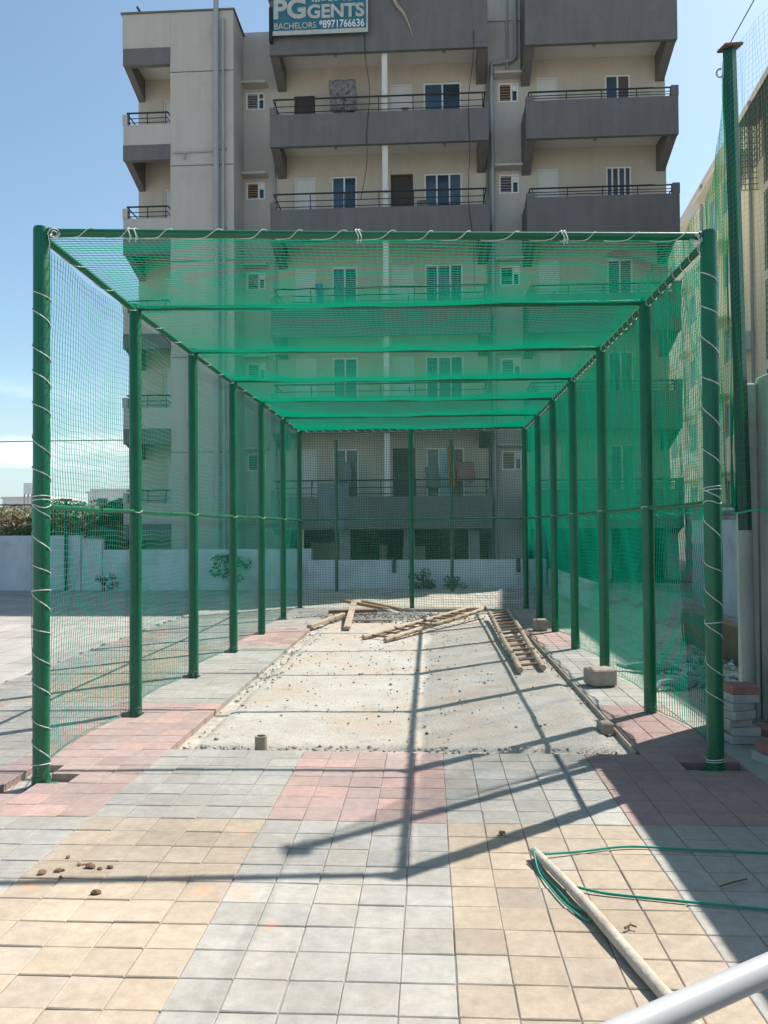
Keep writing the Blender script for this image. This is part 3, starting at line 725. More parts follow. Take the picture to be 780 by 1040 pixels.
# left end wall behind balconies + tower + recess + main + recess + right
rowsW = [16.85-P_*k for k in range(5)]
h = [(-9.1, -8.40, z-2.35, z-.35) for z in rowsW]
wall_holes(-9.98, -8.38, -1, 17.4, YW, h, 'plaster_beige')
for a in h: door(a[0], a[1], a[2], a[3], YW, 'white_door')
g = MB(); g.box(-8.38, -6.28, YF, 33, -1, 18.6); g.box(-9.98, -8.375, YF, 33, 17.45, 18.598); g.box(-9.978, -8.38, YW+.25, 33, -1, 17.449); part(g, 'tower', 'plaster_grey')
g = MB(); g.box(-10.03, -6.23, YF-.05, 33.1, 18.602, 18.65); part(g, 'coping', 'fascia_dark')
for zz in (16.6, 13.5, 10.35, 7.2, 4.1):     # shallow plaster grooves on tower
    g = MB(); g.box(-8.38, -6.28, YF-.012, YF-.002, zz, zz+.025); part(g, 'plaster_band', 'fascia_dark')
h = [(-6.20, -5.55, z-.75, z-.15) for z in [16.80-3.12*k for k in range(5)]]
wall_holes(-6.28, -5.06, -1, ZT, YW, h, 'plaster_grey')
for k, a in enumerate(h): vent_window(*a, YW, k)
# main back wall
h = []; spec = []
for k in range(5):
    z = 16.76-P_*k; zb = z-2.2
    h += [(-4.52, -3.80, zb, z-(.30 if k == 0 else 0)), (-3.25, -2.38, zb+.45, z), (-1.22, -.46, zb, z), (-.08, 1.20, zb+.35, z)]
    spec.append((zb, z))
wall_holes(-5.06, 2.0, 1.75, ZT, YW, h, 'plaster_beige')
for k in range(5):
    z = 16.76-P_*k; zb = z-2.2
    door(-4.52, -3.80, zb, z-(.30 if k == 0 else 0), YW, 'dark_door' if k == 0 else 'white_door')
    if k == 0: window(-3.25, -2.38, zb+.45, z, YW, 2, ['glass_brown', 'glass'])
    else: window(-3.25, -2.38, zb+.45, z, YW, 2, ['glass_blue', 'glass'] if k != 4 else ['glass', 'glass_brown'])
    door(-1.22, -.46, zb, z, YW, ['white_door', 'dark_door', 'white_door', 'white_door', 'dark_door'][k])
    window(-.08, 1.20, zb+.35, z, YW, 3 if k else 2, [['glass_blue', 'glass', 'glass_blue'], ['glass_blue', 'glass', 'glass_blue'], ['glass', 'glass_blue', 'glass'], ['glass', 'glass_blue', 'glass'], ['glass', 'glass_pale', 'glass_brown']][k])
# recess 2
h = [(2.45, 3.12, z-.75, z-.10) for z in [16.75-3.12*k for k in range(5)]]
wall_holes(2.0, 3.2, -1, ZT+.6, YW, h, 'plaster_grey')
for k, a in enumerate(h): vent_window(*a, YW, k+1)
# right block
h = []
for k in range(5):
    z = 16.80-P_*k; zb = z-2.2; h += [(3.74, 4.44, zb, z), (6.02, 6.86, zb+.4, z)]
wall_holes(3.2, 8.0, 1.75, ZT, YW, h, 'plaster_beige')
for k in range(5):
    z = 16.80-P_*k; zb = z-2.2
    door(3.74, 4.44, zb, z, YW, 'white_door'); window(6.02, 6.86, zb+.4, z, YW, [2, 4, 2, 2, 2][k], ['glass_blue', 'glass_brown'])
# body
g = MB(); g.box(-5.05, 7.99, YW+.26, 33, 1.58, ZT); g.box(-6.27, -5.06, YW+.26, 33, -1, ZT); part(g, 'building_core', 'plaster_grey')
g = MB(); g.box(-4.6, 7.9, 26.9, 31, ZT+.01, 23.2); part(g, 'added_roof_block', 'plaster_grey')  # unseen block added on the roof to push the building's shadow forward
# parapets, ceilings, railings, brackets
def balcony(x0, x1, ztop, zbot, rail_z, k, lo=None, dark='fascia_dark', right_end=True):
    g = MB()
    g.box(x0, x1, YF, YF+.13, zbot, ztop)
    g.box(x0, x0+.13, YF+.132, YW-.002, zbot, ztop-.001)
    if right_end: g.box(x1-.13, x1, YF+.132, YW-.002, zbot, ztop-.001)
    pr = part(g, 'balcony_parapet', dark)
    g = MB(); g.box(x0+.132, x1-(.132 if right_end else 0), YF+.132, YW-.002, zbot+.34, zbot+.46); part(g, 'balcony_slab', 'ceiling')
    if rail_z:
        g = MB()
        for zz, r in ((rail_z, .028), (ztop+.10, .014), ((rail_z+ztop)/2+.03, .014)):
            g.tube([(x0+.1, YF+.07, zz), (x1-.1, YF+.07, zz)], r, 6)
        nn = max(2, int((x1-x0)/1.15))
        for q in range(nn+1):
            xx = x0+.18+(x1-x0-.36)*q/nn; g.tube([(xx, YF+.07, ztop), (xx, YF+.07, rail_z)], .016, 6)
        for ex in (x0+.1, x1-.1):
            g.tube([(ex, YF+.07, rail_z), (ex, YW-.05, rail_z)], .022, 6); g.tube([(ex, YF+.07, ztop+.2), (ex, YW-.05, ztop+.2)], .014, 6)
        part(g, 'railing', 'rail_black', smooth=True)
    return pr
def bracket(x0, x1, ztop, zf, zb):
    # beam under the slab, deeper at the wall
    g = MB(); n = 0
    y0, y1 = YF+.14, YW-.003
    g.v += [(x0,y0,zf),(x1,y0,zf),(x1,y1,zb),(x0,y1,zb),(x0,y0,ztop),(x1,y0,ztop),(x1,y1,ztop),(x0,y1,ztop)]
    g.f += [(0,3,2,1),(4,5,6,7),(0,1,5,4),(1,2,6,5),(2,3,7,6),(3,0,4,7)]
    part(g, 'beam', 'fascia_dark')
for k in range(6):
    zb = 17.05-P_*k+.09*min(k,1)
    zt = ZT+.1 if k == 0 else zb+1.05
    balcony(-5.08, 2.0, zt, zb, None if k == 0 else zb+1.58, k)
    for xx in (-5.075, 1.70): bracket(xx, xx+.29, zb+.33, zb-.02, zb-.42)
    zb2 = 17.13-P_*k if k else 17.05
    zt2 = ZT+1.6 if k == 0 else zb2+1.22
    balcony(3.2, 7.98, zt2, zb2, None if k == 0 else zb2+1.53, k)
    for xx in (3.205, 7.67): bracket(xx, xx+.29, zb2+.33, zb2-.02, zb2-.55)
    if 0 < k < 6:   # end posts of parapets
        for (a_, b2, zz0, hh) in ((3.19, 3.45, zt2, .14), (7.76, 7.99, zt2, .34), (-5.09, -4.88, zt, .24), (1.88, 2.01, zt, .2)):
            g = MB(); g.box(a_, b2, YF-.01, YF+.16, zz0+.002, zz0+hh); part(g, 'parapet_post', 'fascia_dark')
        # left balconies
    if k < 5:
        zl = 14.92-P_*k
        balcony(-9.96, -8.383, zl, zl-.68, zl+.42, k, dark='plaster_grey', right_end=False)
        g = MB(); g.box(-9.96, -8.383, YF-.02, YF+.16, zl-1.18, zl-.682); part(g, 'fascia', 'fascia_dark')
        bracket(-9.96, -9.74, zl-.30, zl-1.16, zl-1.60)
        g = MB(); g.box(-9.98, -9.82, YF-.02, YF+.15, zl+.002, zl+.34); part(g, 'parapet_post', 'plaster_grey')
g = MB(); g.box(-9.96, -8.383, YF-.02, YF+.16, 16.89, 17.448); g.box(-9.96, -8.383, YF+.162, YW-.002, 17.29, 17.44); part(g, 'fascia', 'fascia_dark')
bracket(-9.96, -9.74, 17.28, 16.87, 16.45)
g = MB(); g.box(-9.73, -8.39, YF+.17, YW-.01, 17.22, 17.285); part(g, 'ceiling_panel', 'ceiling')
# white pillars on the balconies
for k in range(5):
    zt = 17.08-P_*k; g = MB(); g.box(-1.43, -1.25, YF+.02 if False else YF+.16, YF+.36, zt-P_+.46, zt+.33); part(g, 'pillar', 'ceiling')
# front face of upper parapets top coping
g = MB(); g.box(-5.12, 2.04, YF-.05, YF+.18, ZT+.102, ZT+.14); part(g, 'coping', 'fascia_dark')
# ground level: columns and parking, its shade painted as near-black walls and floor
for x in np.linspace(-4.9, 7.8, 7):
    g = MB(); g.box(x-.18, x+.18, YF+.6, YF+1.0, -1.2, 1.55); part(g, 'stilt_column', 'cement')
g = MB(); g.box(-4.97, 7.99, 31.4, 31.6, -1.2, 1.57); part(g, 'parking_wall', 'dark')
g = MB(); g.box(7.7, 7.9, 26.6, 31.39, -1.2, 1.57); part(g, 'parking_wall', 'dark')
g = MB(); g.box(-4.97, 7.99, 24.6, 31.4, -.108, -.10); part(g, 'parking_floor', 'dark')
for (a, b_, c, d) in ((-4.2, -3.3, .0, 1.1), (-1.75, -1.5, .1, 1.0), (-.95, -.15, .1, .95), (2.3, 2.9, .2, .9)):
    g = MB(); g.box(a, b_, 28, 28.3, c-.1, d); part(g, 'parking_partition', 'plaster_beige')
# pipes
g = MB()
g.tube([(-6.82, YF-.12, -.5), (-6.82, YF-.12, 20.5)], .085, 10); part(g, 'drain_pipe', 'pipe_grey', smooth=True)
g = MB(); g.tube([(-6.60, YF-.10, -.5), (-6.60, YF-.10, 18.3)], .045, 8); part(g, 'drain_pipe', 'pipe_grey', smooth=True)
for z in np.arange(1, 18.4, 2.6):
    g = MB(); g.box(-6.94, -6.50, YF-.06, YF-.003, z, z+.05); part(g, 'pipe_clamp', 'pipe_grey')
g = MB(); g.tube([(2.22, YW-.12, -.5), (2.22, YW-.12, 17.15), (2.26, YW-.12, 17.28), (2.9, YW-.12, 17.34), (3.02, YW-.12, 17.45), (3.02, YW-.12, 20)], .07, 10); part(g, 'drain_pipe', 'pipe_grey', smooth=True)
g = MB(); g.tube([(2.06, YW-.08, -.5), (2.06, YW-.08, 17.6), (2.05, YW-.08, 20)], .04, 8); part(g, 'drain_pipe', 'fascia_dark', smooth=True)
g = MB(); g.tube([(2.75, YW-.10, 16.9), (2.75, YW-.10, 20)], .035, 8); part(g, 'drain_pipe', 'pipe_grey', smooth=True)
g = MB(); g.tube([(-5.2, YW-.10, -.5), (-5.2, YW-.10, 15.9)], .04, 8); part(g, 'drain_pipe', 'pipe_grey', smooth=True)
# horizontal drain across the tower under the top window row
g = MB(); g.tube([(-8.3, YF-.05, 13.92), (-6.92, YF-.05, 13.94)], .025, 6); g.tube([(-7.9, YF-.05, 13.90), (-7.9, YF-.05, 13.70)], .03, 6); part(g, 'drain_pipe', 'pipe_grey', smooth=True)
g = MB(); g.tube([(-9.35, YF+.1, 18.6), (-9.52, YF+.1, 18.9)], .045, 6); part(g, 'spout', 'rail_black')
# small hanging lamps in balcony ceilings
for k in range(5):
    for x in (-3.0, .6, 5.5):
        z = 17.10-P_*k+.33; g = MB(); g.box(x-.05, x+.05, 26.1, 26.2, z-.12, z-.002); part(g, 'ceiling_lamp', 'pipe_grey')
for (x, z0, z1, sw) in ((-2.1, 18.7, 12.2, .25), (1.55, 17.6, 9.2, -.2)):
    g = MB(); g.tube([(x+sw*sin(t*3.1)+.04*sin(t*17), YF-.03, z0+(z1-z0)*t) for t in np.linspace(0, 1, 22)], .011, 5); part(g, 'hanging_cable', 'wire')
for (x, z) in ((5.1, 11.35), (-2.0, 8.2)):
    g = MB(); g.box(x, x+.8, YW-.34, YW-.02, z, z+.55, .02); ac = part(g, 'air_conditioner', 'white_frame')
    g = MB(); g.tube([(x+.3, YW-.36, z+.28), (x+.3, YW-.341, z+.28)], .2, 16); g.build('fan_grille', M['rail_black'], ac)
# laundry and odds on balconies
def cloth(x0, x1, y, z0, z1, m, name, label, fold=14):
    g = MB(); nx_ = 24; nz = 8
    for a in range(nx_+1):
        for b_ in range(nz+1):
            u = a/nx_; v = b_/nz
            g.v.append((x0+(x1-x0)*u+.02*sin(v*5), y+.04*sin(u*fold)*(1-.5*v)+.01*sin(v*7+u*9), z0+(z1-z0)*v+.03*sin(u*pi*2)*(1-v)))
    for a in range(nx_):
        for b_ in range(nz):
            n = a*(nz+1)+b_; g.f.append((n, n+nz+1, n+nz+2, n+1))
    o = g.build(name, M[m], None, True); md = o.modifiers.new('t', 'SOLIDIFY'); md.thickness = .01
    return tag(o, label, 'laundry', 'washing hung out on the balconies')
cloth(-3.20, -2.30, 26.1, 15.45, 16.50, 'lace', 'hanging_cloth', 'dark patterned cloth hung on the top floor balcony, left bay')
cloth(-3.55, -2.55, YF-.03, 1.55, 3.05, 'cloth_grey', 'hanging_sheet', 'grey sheet hung over the lowest balcony railing behind back netting')
cloth(.62, .85, 26.2, 2.9, 4.25, 'cloth_orange', 'hanging_cloth', 'orange cloth hanging in the lowest balcony behind the netting', 6)
cloth(.9, 1.5, 26.2, 3.1, 3.75, 'cloth_pink', 'hanging_cloth', 'dull pink cloth hanging in the lowest balcony behind the netting', 8)
cloth(-.1, .35, 26.2, 2.9, 3.6, 'cloth_grey', 'hanging_cloth', 'grey cloth hanging in the lowest balcony behind the netting', 8)
cloth(-2.95, -2.55, 26.2, 2.95, 3.8, 'cloth_grey', 'hanging_cloth', 'grey shirt-like cloth on the lowest balcony left of the white pillar', 6)
cloth(-3.7, -3.45, 26.2, 9.0, 9.75, 'cloth_blue', 'hanging_cloth', 'small blue cloth on the third balcony seen through the roof net', 5)
cloth(-.30, .05, 25.75, 11.75, 12.25, 'lace', 'hanging_cloth', 'dark cloth on the second balcony railing, right bay', 5)
cloth(.15, 1.05, 25.75, 11.75, 12.1, 'rail_black', 'hanging_cloth', 'long black garment on the second balcony railing beside window', 9)
cloth(-.78, -.55, 25.72, 14.95, 15.3, 'cloth_pink', 'hanging_cloth', 'small reddish cloth on the top balcony railing, right bay', 5)

# signboard
sg = thing('signboard', (-3.4, 25.3, 17.1), 'weathered teal hostel signboard on the roof parapet with phone number', 'sign')
g = MB(); g.box(-4.94, -1.84, 25.30, 25.36, 17.56, 18.80, .01); g.build('board', M['sign_blue'], sg)
g = MB(); g.box(-4.94, -1.84, 25.285, 25.298, 17.56, 17.70); g.box(-1.90, -1.84, 25.285, 25.298, 17.702, 18.80); g.build('border', M['sign_cream'], sg)
g = MB(); g.box(-5.06, -4.96, 25.30, 25.48, 17.4, 18.5); g.build('side_frame', M['rail_black'], sg)
g = MB()
for x in (-4.5, -3.4, -2.3): g.box(x-.03, x+.03, 25.362, 25.498, 17.8, 17.86)
g.build('stay', M['rail_black'], sg)
def text(s, x, z, w, h, m, y=25.285, bold=.012, name='lettering'):
    cu = bpy.data.curves.new('txt', 'FONT'); cu.body = s; cu.size = 1; cu.offset = bold; cu.extrude = .01
    ob = bpy.data.objects.new('txt', cu); col.objects.link(ob)
    dg = bpy.context.evaluated_depsgraph_get(); me = bpy.data.meshes.new_from_object(ob.evaluated_get(dg))
    bpy.data.objects.remove(ob)
    co = np.empty(len(me.vertices)*3); me.vertices.foreach_get('co', co); co = co.reshape(-1, 3)
    mn, mxx = co.min(0), co.max(0)
    q = np.zeros_like(co); q[:, 0] = x+(co[:, 0]-mn[0])/(mxx[0]-mn[0])*w; q[:, 2] = z+(co[:, 1]-mn[1])/(mxx[1]-mn[1])*h
    q[:, 1] = y-co[:, 2]
    q -= np.array(world_off(sg)); me.vertices.foreach_set('co', q.ravel()); me.update()
    me.materials.clear(); me.materials.append(M[m])
    o = bpy.data.objects.new(name, me); col.objects.link(o); o.parent = sg; return o
text('PG', -4.90, 18.08, 1.05, .66, 'sign_cream', bold=.035)
text('GENTS', -3.80, 18.06, 1.84, .46, 'sign_cream', bold=.035)
text('*8971766636', -3.42, 17.74, 1.46, .26, 'white_frame', bold=.015)
text('BACHELORS', -4.88, 17.75, 1.36, .20, 'sign_cream', bold=.01)
g = MB()
for k in range(16):
    x = -3.66+k*.105+.02*sin(k*3); g.box(x, x+.07, 25.287, 25.298, 18.62+.02*sin(k*5), 18.68+.02*sin(k*2))
g.build('faded_line', M['sign_cream'], sg)

# cable scrap on the parapet
g = MB(); g.tube([(-1.05, 25.44, 18.75), (-.90, 25.40, 18.45), (-.70, 25.40, 18.2), (-.60, 25.42, 18.0), (-.48, 25.44, 17.7), (-.42, 25.45, 17.45)], [.05, .06, .045, .03, .02, .01], 6)
tag(g.build('frayed_rope', M['bamboo'], None, True), 'pale frayed rope end dangling over the dark roof parapet', 'rope')

# ------------------------------------------------------------------ neighbour building (right)
nb = thing('cream_building', (11, 28, 0), 'long cream apartment building receding on the right with grilled windows', 'building')
# local frame: along u (receding), n (towards yard, -X side)
A = np.array([10.50, 20.8]); D = np.array([1.25, 13.4]); D /= np.linalg.norm(D); Nn = np.array([-D[1], D[0]])
def fw(u, n, z): p = A+D*u+Nn*n; return (p[0], p[1], z)
def fbox(mb, u0, u1, n0, n1, z0, z1):
    k = len(mb.v)
    for z in (z0, z1):
        for (u, n) in ((u0, n0), (u1, n0), (u1, n1), (u0, n1)): mb.v.append(fw(u, n, z))
    mb.f += [tuple(k+i for i in q) for q in ((0,1,2,3),(4,7,6,5),(0,4,5,1),(1,5,6,2),(2,6,7,3),(3,7,4,0))]
HB = 16.35
wins = []   # u0,u1,z0,z1,type
FZ = [12.45, 9.55, 6.65, 3.75]
for z in FZ+[15.3]:
    wins += [(2.6, 5.7, z-2.5, z, 'grill'), (9.6, 10.9, z-1.7, z-.35, 'win'), (11.5, 12.9, z-1.9, z-.35, 'win'), (15.5, 16.8, z-1.7, z-.35, 'win'), (19.5, 21, z-1.7, z-.35, 'win')]
g = MB(); us = sorted({0, 24.0, *[w[0] for w in wins], *[w[1] for w in wins]}); zs = sorted({-.1, HB-.9, *[w[2] for w in wins], *[w[3] for w in wins]})
for i in range(len(us)-1):
    for j in range(len(zs)-1):
        cu_, cz = (us[i]+us[i+1])/2, (zs[j]+zs[j+1])/2
        if any(w[0] < cu_ < w[1] and w[2] < cz < w[3] for w in wins): continue
        g.quad(fw(us[i], 0, zs[j]), fw(us[i], 0, zs[j+1]), fw(us[i+1], 0, zs[j+1]), fw(us[i+1], 0, zs[j]))
for (a, b_, c, d, ty) in wins:
    dp = -.7 if ty == 'grill' else -.15
    g.quad(fw(a,0,c), fw(b_,0,c), fw(b_,dp,c), fw(a,dp,c)); g.quad(fw(a,0,d), fw(a,dp,d), fw(b_,dp,d), fw(b_,0,d))
    g.quad(fw(a,0,c), fw(a,dp,c), fw(a,dp,d), fw(a,0,d)); g.quad(fw(b_,0,c), fw(b_,0,d), fw(b_,dp,d), fw(b_,dp,c))
fbox(g, 0.001, 24, -8, -.75, -.1, HB-.9)
fbox(g, 0, 24, -.749, -.002, HB-.94, HB-.902)
part(g, 'wall', 'cream', nb)
g = MB(); fbox(g, 0, 24, -8, .03, HB-.9, HB); part(g, 'roof_parapet', 'cream2', nb)
for (a, b_, c, d, ty) in wins:
    if ty == 'win':
        g = MB()
        for (u0, u1, z0, z1) in ((a, a+.07, c, d), (b_-.07, b_, c, d), (a+.07, b_-.07, c, c+.07), (a+.07, b_-.07, d-.07, d), ((a+b_)/2-.03, (a+b_)/2+.03, c+.07, d-.07)): fbox(g, u0, u1, -.12, -.05, z0, z1)
        wf = part(g, 'window', 'white_frame', nb)
        g = MB(); fbox(g, a+.05, b_-.05, -.11, -.09, c+.05, d-.05); g.build('pane', M['glass_pale'], wf)
        g = MB(); fbox(g, a-.2, b_+.2, .0, .55, d+.12, d+.20); part(g, 'sunshade', 'cream', nb)
    else:
        g = MB(); fbox(g, a, b_, -.74, -.70, c, d); part(g, 'dark_opening', 'glass_brown', nb)
        g = MB()
        for k in range(15):
            u = a+(b_-a)*k/14; fbox(g, u-.012, u+.012, .02, .045, c-.05, d+.02)
        for k in range(14):
            z = c+(d-c)*k/13; fbox(g, a, b_, .046, .06, z-.010, z+.010)
        part(g, 'window_grill', 'grill', nb)
# protruding cage balcony on top floor
g = MB()
a, b_, c, d = 2.4, 6.4, 12.85, 15.0
for k in range(17):
    u = a+(b_-a)*k/16; fbox(g, u-.012, u+.012, .62, .645, c, d)
for k in range(12):
    z = c+(d-c)*k/11
    fbox(g, a, b_, .646, .66, z-.010, z+.010); fbox(g, b_-.02, b_, .02, .645, z-.010, z+.010)
for k in range(5):
    n = .05+.12*k; fbox(g, b_-.045, b_-.021, n, n+.02, c, d)
fbox(g, a, b_, .02, .645, d+.01, d+.04)
part(g, 'balcony_cage', 'grill', nb)
# unseen wing added to the block to shade the ground beside the cage
g = MB(); g.box(9.15, 16, 11.9, 20.6, -.1, 11.9); part(g, 'added_shade_wing', 'cream', nb)
for z in (2.2, 5.2, 8.2):
    for y in (13.2, 15.8, 18.4):
        g = MB(); g.box(9.09, 9.148, y, y+1.3, z, z+1.3); wf = part(g, 'window', 'white_frame', nb)
        g = MB(); g.box(9.075, 9.088, y+.08, y+1.22, z+.08, z+1.22); g.build('pane', M['glass'], wf)
for z in (14.5, 8.2, 5.4):
    g = MB(); fbox(g, 7.2, 8.0, .02, .32, z-.5, z+.1); part(g, 'air_conditioner', 'white_frame', nb)
g = MB()
for u in (7.0, 13.8): 
    k = len(g.v); g.tube([fw(u, .08, 0), fw(u, .08, HB-.2)], .06, 8)
part(g, 'drain_pipe', 'pipe_grey', nb, smooth=True)
for (x, y, lab) in ((9.3, 24, 'x'),):
    pass
for z in (11.0, 9.9, 7.0):
    g = MB(); p0 = fw(8.9, 0, z); g.tube([fw(8.3, .02, z), fw(8.3, .3, z+.05), fw(8.5, .3, z+.2)], .03, 6); part(g, 'pipe_elbow', 'grill', nb)

# ------------------------------------------------------------------ far buildings, trees
def far_building(x0, x1, y, z1, lab, tank=False):
    t = thing('distant_building', ((x0+x1)/2, y+4, 0), lab, 'building', 'white buildings beyond the trees')
    g = MB(); g.box(x0, x1, y, y+10, 0, z1); g.build('wall', M['far_white'], t)
    g = MB(); g.box(x0-.2, x1+.2, y-.2, y+10.2, z1+.01, z1+.35); g.build('roof', M['cream2'], t)
    n = max(2, int((x1-x0)/3.5))
    for k in range(n):
        xx = x0+(x1-x0)*(k+.5)/n
        g = MB(); g.box(xx-.7, xx+.7, y-.06, y-.01, z1-2.3, z1-1.0); g.build('window', M['glass'], t)
    return t
far_building(-47.5, -41.5, 110, 6.9, 'low white building far off above the trees, leftmost of three')
far_building(-56, -49.5, 128, 7.4, 'long pale building far off above the trees, directly right of the front post')
far_building(-40.5, -34.0, 110, 7.6, 'taller white building far off above the trees, nearest the grey tower')
far_building(-66, -58.5, 120, 6.3, 'low white building far off at the left edge of the photo')
t = thing('water_tower', (-60.6, 118, 0), 'small water tank on a stand above far rooftops at left', 'water tank')
g = MB(); g.tube([(-60.6, 118, 7.0), (-60.6, 118, 8.6)], .9, 12); g.build('tank', M['far_white'], t, True)
for k in range(4):
    a = pi/4+k*pi/2; g = MB(); g.tube([(-60.6+.8*cos(a), 118+.8*sin(a), 0), (-60.6+.8*cos(a), 118+.8*sin(a), 7.0)], .12, 6); g.build('leg', M['pipe_grey'], t)
def leaf_quad(mb, p, d, w, up=(0,0,1)):
    d = np.array(d); L_ = np.linalg.norm(d)+1e-9; s_ = np.cross(d/L_, rng.normal(size=3)); s_ /= (np.linalg.norm(s_)+1e-9); s_ *= w/2
    p = np.array(p); m_ = p+d*.5
    n = len(mb.v); mb.v += [tuple(p), tuple(m_+s_), tuple(p+d), tuple(m_-s_)]; mb.f.append((n, n+1, n+2, n+3))
def bush(x, y, h, w, m, lab, grp, nclump=16, per=80, palm=0, name='tree', cat='tree', leafl=.2, z0=-.1):
    t = thing(name, (x, y, z0), lab, cat, grp)
    g = MB(); g.tube([(x, y, z0), (x+.05*h*random.uniform(-1,1), y, z0+h*.35), (x+.08*h*random.uniform(-1,1), y, z0+h*.7)], [.09*h/2.5, .07*h/2.5, .03*h/2.5], 7)
    ends = []
    for k in range(5):
        a = k*1.3+random.random(); e = (x+w*.3*cos(a), y+w*.3*sin(a), z0+h*random.uniform(.55, .8)); ends.append(e)
        g.tube([(x, y, z0+h*.3), ((x+e[0])/2, (y+e[1])/2, z0+h*.5), e], [.05*h/2.5, .035*h/2.5, .012*h/2.5], 5)
    g.build('trunk', M['bark'], t, True)
    g = MB()
    for k in range(nclump):
        a = random.uniform(0, 2*pi); rr = w/2*sqrt(random.random())*.85; cz = z0+h*random.uniform(.25, .80)*(1-.25*(rr/(w/2))**2)
        cx, cy = x+rr*cos(a), y+rr*sin(a); cr = random.uniform(.16, .34)*w*.45
        for q in range(per):
            d = rng.normal(size=3); d /= np.linalg.norm(d); rad = cr*rng.random()**.4
            p = np.array([cx, cy, cz])+d*rad*np.array([1, 1, .8])
            leaf_quad(g, p, (d+np.array([0, 0, -.3]))*leafl*rng.uniform(.6, 1.2), leafl*.45)
    for k in range(palm):
        a = random.uniform(0, 2*pi); L_ = random.uniform(.5, .8)*w*.9; base = np.array([x+random.uniform(-.2, .2)*w, y+random.uniform(-.2,.2)*w, z0+h*random.uniform(.55, .85)])
        prev = base
        for s_ in range(1, 11):
            t_ = s_/10; p = base+np.array([cos(a)*L_*t_, sin(a)*L_*t_, L_*(.85*t_-1.15*t_*t_)])
            for sd in (-1, 1):
                ln = .42*(1-t_*.6)
                leaf_quad(g, p, (-sin(a)*sd*ln*.7+cos(a)*ln*.5, cos(a)*sd*ln*.7+sin(a)*ln*.5, -ln*.55), .07)
            prev = p
    g.build('crown', M[m], t)
    return t
T1 = 'trees behind the far left wall'
bush(-17.9, 33, 3.05, 2.3, 'leaf_dry', 'brownish dry palm clump at the left border of the photo behind the wall', T1, 22, 110, 50)
bush(-16.9, 32, 2.75, 2.0, 'leaf_dry', 'brownish dry palm clump hidden partly by the front left post', T1, 20, 110, 40)
bush(-16.2, 34, 3.25, 2.2, 'leaf', 'green palm-like bush just right of the left front post behind the wall', T1, 22, 110, 40)
bush(-14.9, 32.5, 3.35, 2.4, 'leaf_dark', 'dark green bushy tree in the middle of the first left net panel', T1, 24, 110, 44)
bush(-14.0, 34, 3.15, 2.2, 'leaf_dry', 'tree with orange-brown drooping tips behind the wall', T1, 22, 110, 44)
bush(-13.0, 32, 3.2, 2.2, 'leaf', 'light green tree second from the left corner of the grey building', T1, 22, 110, 40)
bush(-12.0, 31, 3.3, 2.0, 'leaf_dark', 'dark green palm-like tree touching the left corner of the grey building', T1, 22, 110, 44)
bush(-19.6, 34, 3.2, 2.6, 'leaf', 'green tree partly cut by the left border of the photo', T1, 20, 110, 30)
bush(-11.6, 27.0, 2.0, 2.2, 'leaf_dry', 'low yellowish bush just above the boundary wall beside the tower', T1, 18, 90, 20)
bush(-13.6, 27.5, 2.1, 2.8, 'leaf_dark', 'low dark bush just above the boundary wall, between two posts', T1, 20, 90, 20)
bush(-15.6, 28, 2.1, 2.6, 'leaf_dry', 'low brown bush just above the boundary wall, near the front post', T1, 20, 90, 24)
bush(-.15, 21.1, .72, .8, 'leaf_dark', 'small dark shrub growing at the foot of the low white wall', None, 9, 60, 0, 'shrub', 'shrub', .08)
bush(.62, 21.1, .5, .7, 'leaf_dark', 'smaller dark weeds at the foot of the low white wall, right of the shrub', None, 7, 50, 0, 'shrub', 'shrub', .07)
bush(-5.5, 21.9, 1.25, 1.1, 'leaf_dark', 'thin dark plant against the boundary wall seen through left netting', None, 7, 40, 4, 'shrub', 'shrub', .1)
bush(-9.1, 21.9, .62, .7, 'leaf_dark', 'little dark plant at the base of the left boundary wall', None, 6, 40, 0, 'shrub', 'shrub', .08)

# ------------------------------------------------------------------ ladders, planks, poles
def tubew(pts, r, n=10):
    g = MB(); P = np.array(pts, float); ts = np.linspace(0, 1, n); seg = []
    for t in ts:
        p = P[0]*(1-t)+P[-1]*t if len(P) == 2 else P[min(len(P)-1, int(t*(len(P)-1)))]
        seg.append(p+np.array([.006*sin(t*9+P[0][0]*7), 0, .005*sin(t*7)]))
    g.tube([tuple(p) for p in seg], [r*(1+.06*sin(k*2.1)) for k in range(n)], 9); return g
def ladder(a0, a1, b0, b1, n, lab):
    t = thing('bamboo_ladder', ((a0[0]+b0[0])/2, (a0[1]+b0[1])/2, -.02), lab, 'ladder', 'bamboo ladders lying on the slab')
    for (p, q) in ((a0, a1), (b0, b1)): tubew([p, q], .036, 14).build('side_pole', M['bamboo'], t, True)
    for k in range(n):
        u = (k+.7)/n; p = np.array(a0)*(1-u)+np.array(a1)*u; q = np.array(b0)*(1-u)+np.array(b1)*u
        d = (q-p)/np.linalg.norm(q-p)
        p = p-d*.05+np.array([0, random.uniform(-.03, .03), 0]); q = q+d*.05+np.array([0, random.uniform(-.03, .03), 0])
        g = MB(); g.tube([tuple(p), tuple((p+q)/2+np.array([0,0,.004])), tuple(q)], .017, 7); g.build('rung', M['rung'], t, True)
    return t
ladder((1.00, 9.05, .03), (1.06, 14.3, .10), (1.28, 9.2, .03), (1.42, 14.5, .12), 15, 'bamboo ladder with brown rungs lying lengthwise beside the right kerb')
ladder((-.98, 11.75, .02), (.70, 15.0, .11), (-.65, 11.45, .02), (1.02, 14.6, .15), 11, 'bamboo ladder lying diagonally across the slab, far end on the other ladder')
